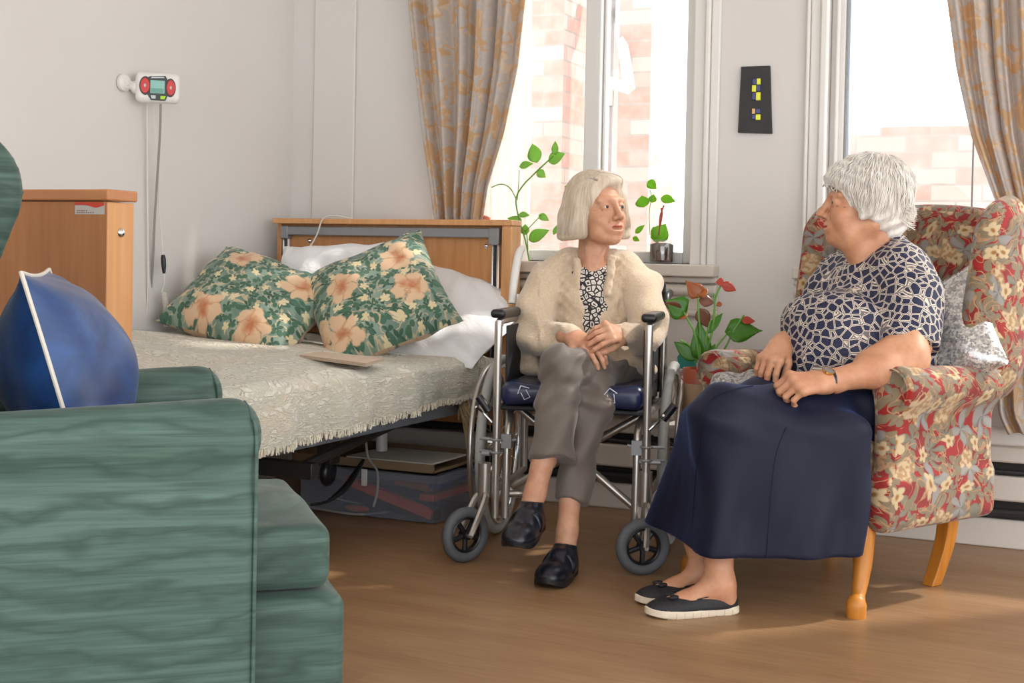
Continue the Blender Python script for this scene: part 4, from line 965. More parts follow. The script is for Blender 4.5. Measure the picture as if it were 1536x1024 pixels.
# ================================================================ wheelchair
def wheelchair():
    fx = DIR(-.22, -.975); ax = DIR(.975, -.22)
    O = W(.19, 4.10)       # under the front tubes
    t = thing('wheelchair', 'folding silver wheelchair with black armrests carrying the woman in the cardigan', 'wheelchair', O)
    def L(s_, f, z): return O+ax*s_+fx*f+np.array([0, 0, z])
    Zs = .50
    wheels = []
    for sg in (-1, 1):
        a = .235*sg
        # front and rear uprights with the armrest hoop
        b = B(); b.tube([L(a, 0, .13), L(a, 0, .30), L(a, 0, .70), L(a, -.015, .735), L(a, -.05, .745), L(a, -.30, .745), L(a, -.38, .74)], .0125, 14, 5)
        b.tube([L(a, -.42, .22), L(a, -.42, .60), L(a, -.43, .80)], .0125, 12, 4); b.tube([L(a, 0, .22), L(a, -.2, .215), L(a, -.42, .22)], .0115, 12, 3); b.tube([L(a, 0, .475), L(a, -.42, .475)], .0125, 12)
        b.tube([L(a*.87, -.01, .13), L(a*.87, -.02, .36), L(a*.88, -.06, .44), L(a, -.15, .475)], .0125, 12, 5)
        b.build('side_frame', M['alu'], t)
        B().tube([L(a, -.43, .795), L(a, -.46, .825), L(a, -.54, .83)], .017, 12, 4).build('push_handle', M['blackp'], t)
        s = SDF().box((0, 0, 0), (.13, .024, .014), None, .012, 0); M4 = frame(L(a, -.11, .768), fx)
        s.build('armrest_pad', M['blackp'], t, .004, M4, 1)
        B().box(L(a, -.02, .0)*0+(-.18, -.003, .0), (.18, .003, .24), frame(L(a-.018*sg, -.22, .49), fx)).build('skirt_guard', M['black_fab'], t, bevel=.004)
        # footrest hanger and clamps
        b = B(); b.cyl(L(a, 0, .33)-ax*.02, L(a, 0, .33)+ax*.045*sg, .008); 
        for z in (.335, .375): b.torus(frame(L(a, 0, z), (1, 0, 0)), .017, .004, 16, 6); b.tube([L(a, .0, z), L(a+.055*sg, -.01, z)], .005, 8)
        b.box((-.016, -.016, -.022), (.016, .016, .022), frame(L(a*.87, -.02, .37), fx)); b.cyl(L(a*.87, -.02, .37), L(a*.74, -.02, .375), .005)
        b.build('clamp', M['grey_metal'], t)
        # brake lever with black grip
        b = B(); c0 = L(a+.01*sg, .02, .43); b.tube([c0, c0+ax*.03*sg+[0, 0, .03], c0+ax*.045*sg+fx*.03+[0, 0, .05]], .004, 8, 3); b.build('brake_lever', M['chrome'], t)
        dr = -1 if sg < 0 else 1
        g0 = L(a, .03, .465)+ax*(.052*sg if sg > 0 else -.018); g1 = g0+(ax*.034*(-1 if sg < 0 else 1))+np.array([0, 0, .045])
        B().tube([g0, g1], .0125, 12).build('brake_grip', M['blackp'], t)
        # big wheel
        wc = L((.315 if sg < 0 else .272)*sg, -.40, .305); Mw = frame(wc, fx, ax)   # local z = axle
        wh = thing('rear_wheel', None, None, wc); wh.parent = t; wh.location = Vector(wc)-Vector(O)
        B().torus(Mw, .288, .0165, 90, 10).build('tyre', M['tyre2'], wh)
        B().torus(Mw, .268, .010, 90, 8, 1.3).build('wheel_rim', M['chrome'], wh)
        Mr = frame(wc+ax*.04*sg, fx, ax); B().torus(Mr, .262, .0095, 90, 10).build('push_rim', M['alu'], wh)
        b = B(); b.cyl(wc-ax*.04, wc+ax*.04, .02)
        for k in range(18):
            an = k*math.pi/9; e = xf(Mw, [(.262*math.cos(an), .262*math.sin(an), 0)])[0]; b.tube([wc+ax*(.03 if k % 2 else -.03), e], .0014, 5)
        b.build('spokes', M['chrome'], wh)
        # castor
    for (px, py, sg, yw) in ((697, 843, -1, 52), (963, 862, 1, 74)):
        g = Pz(px, py, 0); r = .086; c = g+np.array([0, 0, r]); d = DIR(math.sin(math.radians(-yw)), -math.cos(math.radians(yw))); axc = nrm(np.cross((0, 0, 1), d)); Mw = frame(c, d, axc)
        cs = B().torus(Mw, r-.017, .017, 56, 12).build('castor_tyre', M['tyre'], t)
        b = B(); b.torus(Mw, r-.034, .006, 40, 8, 2.); b.cyl(c-axc*.018, c+axc*.018, .014)
        for k in range(5):
            an = k*2*math.pi/5+.3; e = xf(Mw, [((r-.034)*math.cos(an), (r-.034)*math.sin(an), 0)])[0]; b.tube([c, e], .0085, 8)
        b.build('castor_hub', M['blackp'], t)
        st = L(.235*sg*1.0, .0, 0) if sg > 0 else L(.235*sg-.035, 0, 0)
        st = np.array([st[0], st[1], .22])
        b = B()
        for s2 in (-1, 1):
            b.tube([c+axc*.028*s2, c+axc*.028*s2*.9+(st-c)*.75+[0, 0, .0], np.array([st[0], st[1], .205])], [.009, .012, .012], 8, 4, flat=1.)
        b.cyl([st[0], st[1], .195], [st[0], st[1], .30], .021, n=18); b.tube([[st[0], st[1], .28], L(.235*sg, -.01, .28)], .012, 8); b.cyl(c-axc*.034, c+axc*.034, .007)
        b.build('castor_fork', M['alu'], t)
    # cross brace under the seat
    b = B(); b.tube([L(-.22, -.17, .20), L(.215, -.17, .46)], .0125, 12); b.build('cross_brace', M['alu'], t)
    b = B(); b.tube([L(.22, -.19, .12), L(-.215, -.19, .46)], .0125, 12); b.build('cross_brace', M['alu'], t)
    b = B(); b.tube([L(.205, -.19, .12), L(.205, -.19, .22)], .016, 12); b.cyl(L(.205, -.02, .13), L(.205, -.02, .24), .0155); b.build('brace_socket', M['chrome'], t)
    B().lathe([(0, .012), (.014, .01), (.016, 0), (0, 0)], frame(L(.205, -.02, .24), (1, 0, 0)), 16).build('green_cap', plain('green_cap', '2f7a55', .4), t)
    b = B(); b.tube([L(-.20, -.04, .20), L(-.16, -.05, .20), L(-.13, -.03, .18), L(-.13, -.02, .07)], .011, 10, 4); b.build('footrest_hook', M['alu'], t); B().cyl(L(-.13, -.02, .055), L(-.13, -.02, .072), .0125).build('rubber_tip', M['blackp'], t)
    # seat sling and back sling
    B().box((-.42, -.225, .468), (.0, .225, .482), frame(O, fx)).build('seat_sling', M['black_fab'], t, bevel=.005)
    B().box((-.46, -.235, .50), (-.445, .235, .87), frame(O, fx)).build('back_sling', M['black_fab'], t, bevel=.005)
    # the light-grey front of a back upright seen above the left armrest
    b = B(); b.tube([P(768, 455, 4.44), P(772, 415, 4.46), P(778, 382, 4.48), P(784, 372, 4.5)], [.013, .014, .014, .012], 12, 5); b.build('back_upright', M['whitep'], t)
    # seat cushion with printed arrows
    s = SDF().box((-.20, 0, .52), (.215, .222, .04), None, .03, 0); s.disp(lambda Q: .012*np.cos(Q[:, 1]*7)-.004*wob(Q, 25))
    tq = thing('pressure_cushion', 'navy vinyl seat cushion printed with white arrows on the wheelchair', 'cushion', L(0, -.2, .48))
    s.build('cover', M['navyvinyl'], tq, .006, frame(O, fx), 2)
    def arrow(cx, cz, sc, ang):
        pts = [(0, .5), (.42, .12), (.2, .12), (.2, -.42), (-.2, -.42), (-.2, .12), (-.42, .12)]
        ca, sa = math.cos(ang), math.sin(ang); V = []
        pp = [np.array([x*ca-y*sa, x*sa+y*ca])*sc for x, y in pts]
        b = B(); ring = [xf(frame(O, fx), [(.0185, cx+p[0], cz+p[1])])[0] for p in pp]
        b.tube(ring+[ring[0]], .0017, 5, cap=True); b.build('printed_arrow', M['arrow'], tq)
    arrow(.125, .527, .05, .15); arrow(-.145, .527, .048, .5)
wheelchair()
# ================================================================ wing chairs
def red_chair():
    f = DIR(-.79, -.61); O = W(.955, 3.965); M4 = frame(O, f)   # local x forward, y = chair's left (towards the camera side), z up
    t = thing('wing_armchair', 'red floral wing armchair with honey wood legs, the woman in navy sits in it', 'armchair', O)
    mat = M['redfloral']; r = .007
    # the chair's own left is towards the camera
    SDF().box((-.04, 0, .355), (.26, .29, .115), None, .03, 0).build('seat_base', mat, t, r, M4)
    SDF().box((.04, 0, .48), (.27, .235, .055), None, .04, 0).build('seat_cushion', mat, t, r, M4)
    tb = rotm('Y', -13); Mb = M4@np.array(Matrix.Translation((-.30, 0, .40)))@tb
    s = SDF().box((0, 0, .34), (.07, .275, .39), None, .06, 0); s.ell((0, 0, .70), (.07, .22, .05), None, .05); s.build('backrest', mat, t, r, Mb)
    for sg in (-1, 1):
        s = SDF(); s.cone((-.0, .31*sg, .30), (.0, .315*sg, .66), .07, .05, .06, flat=(0, 1, 0), fa=.62); s.cone((.09, .31*sg, .30), (.115, .318*sg, .62), .075, .075, .06, flat=(0, 1, 0), fa=.6)
        s.cone((.08, .315*sg, .69), (.03, .30*sg, .72), .05, .05, .05, flat=(0, 1, 0), fa=.7); s.cone((.0, .315*sg, .28), (.0, .315*sg, .45), .12, .10, .05, flat=(0, 1, 0), fa=.4)
        s.build('wing', mat, t, r, Mb)
        s = SDF(); s.box((-.055, .325*sg, .42), (.245, .035, .19), None, .03, 0); s.cyl((.165, .335*sg, .608), (-.30, .335*sg, .60), .064, .058, .03, rnd=.02)
        s.box((-.05, .325*sg, .30), (.265, .04, .08), None, .03, .02); s.build('armrest', mat, t, r, M4)
        # piping on the scroll face
        Mq = M4@frame((.167, .335*sg, .608), (0, 1, 0), (1, 0, 0)); B().torus(Mq, .054, .0035, 40, 6).build('piping', mat, t)
    # legs
    lw = M['leg_wood']; g = Pz(1284, 925, 0); tp = P(1300, 775, 3.56); gi = (g-tp)
    def cab(g, top, nm='leg'):
        V = [top+[0, 0, .03], top*.86+g*.14, top*.55+g*.45, top*.22+g*.78, g+[0, 0, .035], g+[0, 0, .0]]
        V[1] = V[1]+(top-g)*[.0, .0, 0]+f*.012; V[2] = V[2]-f*.004
        return B().tube(V, [.036, .036, .026, .018, .028, .027], 16, 6).build(nm, lw, t)
    top = xf(M4, [(.175, .275, .25)])[0]; cab(g, top)
    top2 = xf(M4, [(.255, -.265, .25)])[0]; g2 = xf(M4, [(.29, -.28, 0)])[0]; cab(g2, top2)
    def sab(g, top):
        pts = spline([top+[0, 0, .03], top*.62+g*.38+f*-.022, top*.25+g*.75-f*.014, g], 6); b = B(); V = []
        for i, p in enumerate(pts):
            w = .026-.004*i/len(pts)
            for (a, c) in ((-1, -1), (1, -1), (1, 1), (-1, 1)): V.append(p+f*w*a+nrm(np.cross(f, (0, 0, 1)))*w*.85*c)
        n = len(pts); F = [tuple(range(3, -1, -1)), tuple(range((n-1)*4, n*4))]
        for i in range(n-1):
            for j in range(4): k = (j+1) % 4; F.append((i*4+j, i*4+k, (i+1)*4+k, (i+1)*4+j))
        return B().add(V, F).build('leg', lw, t, bevel=.003)
    sab(Pz(1397, 877, 0), xf(M4, [(-.25, .245, .25)])[0]); sab(xf(M4, [(-.27, -.20, 0)])[0], xf(M4, [(-.25, -.245, .25)])[0])
    return M4, f
RM, RF = red_chair()
def sequin_cushion():
    M4 = np.array(Matrix.Translation(Vector(P(1412, 505, 3.93))))
    nd = nrm(np.array(RF)+[0, 0, .35]); M4 = np.eye(4); M4[:3, :3] = frame((0, 0, 0), np.cross((0, 0, 1), nd), nd)[:3, :3]; M4[:3, 3] = P(1408, 508, 3.96); M4 = M4@rotm('Z', 32)
    tag(pillow('sequin_cushion', M4, .36, .36, .12, M['sequin'], seed=6, wr=.006), 'silver sequinned cushion tucked behind the woman in the red wing chair', 'cushion')
sequin_cushion()
def green_chair():
    f = DIR(.95, .31); O = W(-.416, 2.22); near = DIR(.31, -.95)
    M4 = frame(O, f)     # local x forward, local y to chair's left (away from the camera), origin at the near arm's front
    t = thing('green_armchair', 'green moire fabric armchair in the left foreground, seen from its side', 'armchair', xf(M4, [(-.3, .35, 0)])[0])
    g = M['green']; r = .008; H = .70
    def arm(y0, nm):
        s = SDF(); 
        # gently sloping arm: height falls towards the back
        s.box((-.32, y0+.05, .34), (.32, .05, .31), None, .028, 0); s.cone((-.045, y0+.05, H-.052), (-.72, y0+.05, H-.085), .052, .052, .03); s.box((-.40, y0+.05, .30), (.40, .05, .26), None, .028, .01)
        return s.build(nm, g, t, r, M4)
    arm(0, 'armrest'); arm(.64, 'armrest')
    # piping down the arm front edges
    for y0 in (0, .64):
        for yy in ((y0+.004), (y0+.096)):
            pts = [(-.0045, yy, .05), (-.0045, yy, .4), (-.0045, yy, .63), (-.012, yy+(.014 if yy < y0+.05 else -.014), .672), (-.02, y0+.05, .692)]
            B().tube([xf(M4, [p])[0] for p in pts], .0032, 8, 5).build('piping', g, t)
    SDF().box((-.23, .37, .18), (.40, .285, .165), None, .03, 0).build('seat_base', g, t, r, M4)
    s = SDF().box((-.22, .375, .405), (.365, .268, .058), None, .024, 0); s.ell((-.2, .375, .44), (.3, .22, .05), None, .05); s.build('seat_cushion', g, t, r, M4)
    # back and wings
    s = SDF().box((-.80, .37, .70), (.08, .33, .56), None, .07, 0); s.build('backrest', g, t, .012, M4)
    for y0 in (.04, .70):
        s = SDF(); s.cone((-.74, y0, .66), (-.70, y0, 1.12), .12, .11, .05, flat=(0, 1, 0), fa=.4); 
        if y0 > .3: s.cone((-.62, y0, .80), (-.53, y0, 1.06), .12, .13, .08, flat=(0, 1, 0), fa=.4)
        else: s.cone((-.60, y0, .70), (-.56, y0, 1.0), .04, .04, .08, flat=(0, 1, 0), fa=.8)
        s.build('wing', g, t, .01, M4)
    return M4
GM = green_chair()
def blue_cushion():
    t = thing('blue_cushion', 'blue satin cushion with cream piping standing in the green armchair', 'cushion', P(60, 600, 2.4))
    nd = nrm(DIR(.90, .20)+np.array([0, 0, .30])); upv = np.array([0, 0, 1.]); x = nrm(np.cross(upv, nd)); y = np.cross(nd, x)
    ap = P(34, 414, 2.36); w = .40
    far = x if np.dot(x, FH) > 0 else -x
    c = ap+far*w/2*.97-y*w/2*.97
    M4 = np.eye(4); M4[:3, 0] = x; M4[:3, 1] = y; M4[:3, 2] = nd; M4[:3, 3] = c
    pillow('cover', M4, w, w, .25, M['blue'], t, seed=8, wr=.005, concave=.05, pw=.72)
    pts = rim(M4, w+.002, w+.002, .05, 24); B().tube(pts, .0042, 8, closed=True).build('piping', M['piping'], t)
blue_cushion()
# ================================================================ people
def head_sdf(s, Mh, sc=1., mouth_open=.004, old=1., nose=1.):
    """adds a head to s; Mh: local x forward, y the person's left, z up, origin between the ears a little above the eyes"""
    def p(x, y, z): return xf(Mh, [(x*sc, y*sc, z*sc)])[0]
    def E(c, r, k=.02, mode='+', R=None): s.ell(p(*c), np.array(r)*sc, Mh if R is None else Mh@R, k*sc, mode)
    def C(a, b, ra, rb, k=.012, mode='+'): s.cone(p(*a), p(*b), ra*sc, rb*sc, k*sc, mode)
    E((-.018, 0, .028), (.090, .072, .084), 0); E((.030, 0, -.03), (.058, .058, .080), .03)
    C((-.02, .046, -.058), (.058, .020, -.095), .020, .018, .03); C((-.02, -.046, -.058), (.058, -.020, -.095), .020, .018, .03)
    E((.074, 0, -.101), (.020, .022, .017), .02)                      # chin
    for g in (-1, 1):
        E((.056, .034*g, -.042), (.029, .026, .030), .02)             # cheeks
        C((.080, .010*g, .020), (.066, .046*g, .019), .0095, .009, .012)   # brows
        E((.044, .044*g, -.078), (.018, .016, .020), .02)             # jowls
    for g in (-1, 1): E((.092, .031*g, .000), (.016, .017, .012), .012, '-')   # sockets
    C((.086, 0, .012), (.109, 0, -.030), .0075, .0105, .012); E((.112*nose, 0, -.033), (.0115, .0105, .009), .006)
    for g in (-1, 1): E((.098, .0125*g, -.038), (.0105, .0075, .0075), .006); E((.106, .007*g, -.0455), (.006, .0035, .003), .002, '-')
    E((.083, 0, -.069), (.020, .031, .022), .014)                     # mouth mound
    for g in (-1, 1): C((.091, .017*g, -.038), (.078, .032*g, -.062), .0012, .0014, .006, '-')   # nose-to-mouth folds
    for g in (-1, 1): C((.080, .027*g, -.074), (.072, .029*g, -.088), .0008, .0010, .005, '-')
    E((.100, 0, -.068), (.014, .024, .0022+mouth_open), .003, '-')
    for g in (-1, 1):                                                 # lids
        E((.0730, .031*g, -.0005), (.0142, .0145, .0130), .008); E((.0915, .031*g, -.002), (.012, .0125, .0042), .0025, '-')
        C((.078, .020*g, -.014), (.070, .044*g, -.013), .0016, .0016, .005, '-')
        for k in range(3): C((.062-.003*k, .051*g, .004-.009*k), (.050, .058*g, .010-.013*k), .0012, .001, .004, '-')
    for k in range(3): C((.0845-.003*k, -.026, .036+.011*k), (.0845-.003*k, .026, .036+.011*k), .0014, .0014, .006, '-')
    for g in (-1, 1):                                                 # ears
        E((-.008, .074*g, -.012), (.016, .0075, .031), .006, '+', rotm('Z', -16*g)); E((-.002, .080*g, -.008), (.008, .005, .016), .004, '-')
def eyes_lips(Mh, sc, parent, look=(0, 0), mouth=.004):
    def p(x, y, z): return xf(Mh, [((x+(.0025 if z < -.05 else 0))*sc, y*sc, z*sc)])[0]
    for g in (-1, 1):
        c = p(.0730, .031*g, -.0015); e = B().ell(c, np.array([.0124]*3)*sc, None, 24, 16).build('eye', M['eyew'], parent)
        d = Mh[:3, :3]@nrm([1, look[0], look[1]]); Mi = frame(c, np.cross(d, (0, 0, 1)), d); r = .0124*sc
        B().lathe([(.0062*sc, r*.88), (.0056*sc, r*.945), (.003*sc, r*1.01), (0, r*1.03)], Mi, 20).build('iris', M['iris'], e)
    s = SDF(); o = mouth
    up = [(.086, -.026, -.0655), (.0935, -.010, -.0635+o*.4), (.0955, 0, -.0645+o*.4), (.0935, .010, -.0635+o*.4), (.086, .026, -.0655)]
    lo = [(.086, -.026, -.0660), (.0915, -.010, -.0735-o), (.0925, 0, -.0745-o), (.0915, .010, -.0735-o), (.086, .026, -.0660)]
    for q in (up, lo):
        for a, b in zip(q[:-1], q[1:]):
            ra = .0015 if abs(a[1]) > .02 else .0036; rb = .0015 if abs(b[1]) > .02 else .0042
            s.cone(p(*a), p(*b), ra*sc, rb*sc, .002)
    s.build('lips', M['lips'], parent, .0012, smooth_it=1)
def hand_sdf(s, wrist, d, n, side, curls, sc=1., spread=3., thumb=(.5, .3, 20), bend=None):
    """d: wrist to knuckles, n: out of the back of the hand, side: +1 if the thumb lies along cross(n,d)... ; curls per finger (deg at 3 joints)"""
    d = nrm(d); n = nrm(np.asarray(n)-d*np.dot(n, d)); t = np.cross(d, n)*side     # t: towards the thumb
    w = np.asarray(wrist, float); L = .088*sc
    s.cone(w-d*.03*sc+t*.008*sc, w+d*.018*sc+t*.006*sc, .022*sc, .021*sc, .02); s.cone(w-d*.03*sc-t*.010*sc, w+d*.018*sc-t*.008*sc, .020*sc, .020*sc, .02)
    lens = [(.040, .025, .021), (.044, .029, .022), (.041, .027, .022), (.032, .020, .019)]; offs = [.030, .0095, -.0105, -.029]; rad = [.0095, .0098, .0092, .0082]
    for i in range(4):
        k = w+d*(L-(.0, -.003, .001, .008)[i]*sc)+t*offs[i]*sc+n*(0, .003, .002, -.002)[i]*sc
        s.cone(w+t*offs[i]*.45*sc, k, .0155*sc, .0115*sc, .014)
        s.ell(k+n*.002*sc, np.array([.0115]*3)*sc, None, .008)
        a = 0; pos = k; sp = math.radians(spread*(1.5-i))
        base = nrm(d*math.cos(sp)+t*math.sin(sp))
        for j in range(3):
            a += math.radians(curls[i][j]); dr = base*math.cos(a)-n*math.sin(a); q = pos+dr*lens[i][j]*sc
            s.cone(pos, q, rad[i]*(1-.10*j)*sc, rad[i]*(.92-.10*j)*sc, .0035 if j else .006); 
            pos = q
    # thumb leaves the side of the palm
    u, v, cb = thumb
    b0 = w+d*.022*sc+t*.022*sc-n*.004*sc; dr = nrm(d*.62+t*u-n*v); p1 = b0+dr*.040*sc; s.cone(b0, p1, .0165*sc, .0115*sc, .014)
    dr2 = nrm(d*math.cos(math.radians(cb))*.9+t*u*.45-n*v*1.1); p2 = p1+dr2*.031*sc; s.cone(p1, p2, .0115*sc, .0105*sc, .004); dr3 = nrm(dr2*.9-t*.25-n*.2+d*.2); s.cone(p2, p2+dr3*.024*sc, .0105*sc, .0085*sc, .004)
    return d, n, t
def strands(s, starts, steps, step, r, name, mat, parent, grav=(0, 0, -1), lift=.001, jitter=.12, field=None, seedn=0):
    """hair strands that run down over a soft shape"""
    Q = np.array(starts, float); g0 = np.asarray(grav, float); n = len(Q); paths = []; e = 1e-3
    rg = np.random.default_rng(seedn); jit = rg.normal(0, jitter, (n, 3)); off = rg.uniform(-.5, 1.6, n)*lift; alive = np.ones(n, bool); 
    for k in range(steps):
        dd = s.ev(Q); G = np.stack([(s.ev(Q+np.eye(3)[i]*e)-dd)/e for i in range(3)], 1); G /= np.linalg.norm(G, axis=1)[:, None]+1e-9
        Q = Q-G*(dd-off)[:, None]; paths.append(Q.copy())
        g = np.tile(g0, (n, 1)) if field is None else field(Q, k)
        g = g+jit; T = g-G*(g*G).sum(1)[:, None]; T /= np.linalg.norm(T, axis=1)[:, None]+1e-9
        Q = Q+T*step
    Pth = np.stack(paths, 1); b = B()
    for i in range(n):
        b.tube(list(Pth[i]), [r*.5, r, r, r*.9, r*.3], 4, cap=False)
    return b.build(name, mat, parent, auto=False)
def shoe(name, label, parent, heel, toe, mat, solem, L=.245, wd=.088, style='strap', up=(0, 0, 1), solez=.022, hgt=1.):
    d = nrm(np.asarray(toe)-np.asarray(heel)); M4 = frame(heel, d, up); t = parent
    def outline(x):   # half width along the foot, outer/inner
        u = x/L; return wd/2*(.70+.30*math.sin(math.pi*min(1, max(0, (u-.25)/.9))))*(1-max(0, (u-.72)/.28)**2.6)**.5*(1-max(0, (.12-u)/.12)**2.2)**.5
    xs = L*(.5-.5*np.cos(np.linspace(0, math.pi, 26))); ring = [(x, outline(min(max(x, 1e-4), L-1e-4))) for x in xs]+[(x, -outline(min(max(x, 1e-4), L-1e-4))) for x in xs[-2:0:-1]]
    n = len(ring); V = []
    for z, g in ((0, .96), (.004, 1.02), (solez-.003, 1.02), (solez, .98)):
        for x, y in ring: V.append(((x-L/2)*g+L/2, y*g, z+.018*max(0, (x/L-.75)/.25)**2*(1 if style == 'strap' else .4)))
    F = [tuple(range(n-1, -1, -1)), tuple(range(3*n, 4*n))]
    for k in range(3):
        for i in range(n): j = (i+1) % n; F.append((k*n+i, k*n+j, (k+1)*n+j, (k+1)*n+i))
    b = B().add(xf(M4, V), F); so = b.build('sole', solem, t)
    if style == 'flat':
        b = B()
        for k in range(9):
            x = L*(.1+.09*k); o = outline(x)+.0008
            for sg in (-1, 1): b.box((x-.0008, min(sg*o, sg*(o-.004)), .0), (x+.0008, max(sg*o, sg*(o-.004)), solez-.006), M4)
        b.build('tread', M['terra2'], so, smooth=False)
    s = SDF(); z0 = solez-.004
    if style == 'strap':
        s.ell((L*.70, 0, .028), (L*.31, wd*.53, .040), None, 0); s.ell((L*.2, 0, .035), (L*.21, wd*.42, .052), None, .03); s.ell((L*.42, 0, .04), (L*.22, wd*.46, .058), None, .03); s.cone((L*.30, 0, .055), (L*.20, 0, .088), wd*.37, wd*.36, .02)
        s.half((0, 0, z0), (0, 0, -1)); s.half((L*.16, 0, .092), (-.28, 0, 1)); s.cone((L*.20, 0, .075), (L*.16, 0, .16), wd*.30, wd*.32, .004, '-')
    else:
        s.ell((L*.72, 0, .020), (L*.285, wd*.5, .030), None, 0); s.ell((L*.2, 0, .03), (L*.205, wd*.40, .045), None, .03); s.ell((L*.45, 0, .022), (L*.28, wd*.44, .036), None, .03)
        s.half((0, 0, z0), (0, 0, -1)); s.cone((L*.20, 0, .085), (L*.60, 0, .072), wd*.36, wd*.38, .004, '-'); s.cone((L*.16, 0, .072), (L*.5, 0, .058), wd*.30, wd*.28, .004, '-')
    s.build('upper', mat, t, .003, M4, 1)
    if style == 'strap':
        b = B(); V = []; m = 20
        for k in range(m+1):
            a = math.pi*(k/m); y = wd*.505*math.cos(a); z = .030+.060*math.sin(a)**.8
            for xo in (L*.32, L*.40, L*.52): V.append((xo+.02*math.cos(a)*0+(-.05)*(z-.03), y, z+(-.004 if xo > L*.5 else .003)))
        b.grid(xf(M4, V), m+1, 3).build('strap', mat, t, solid=.004)
    else:
        b = B()
        for sg in (-1, 1): b.ell(xf(M4, [(L*.72, .014*sg, .052)])[0], (.017, .010, .006), M4@rotm('Z', 25*sg))
        b.ell(xf(M4, [(L*.72, 0, .053)])[0], (.006, .006, .006)); b.ell(xf(M4, [(L*.69, .01, .048)])[0], (.022, .006, .004), M4@rotm('Z', -30)); b.build('bow', M['shoe2'], t)
        ring = []
        for a in np.arange(28)*2*math.pi/28: ring.append(xf(M4, [(L*(.37+.345*math.cos(a)), wd*.37*math.sin(a), .054-.018*max(0, math.cos(a))+.012*max(0, -math.cos(a)))])[0])
        b = B().tube(ring, .0016, 6, closed=True); b.build('edging', M['sole1'], t)
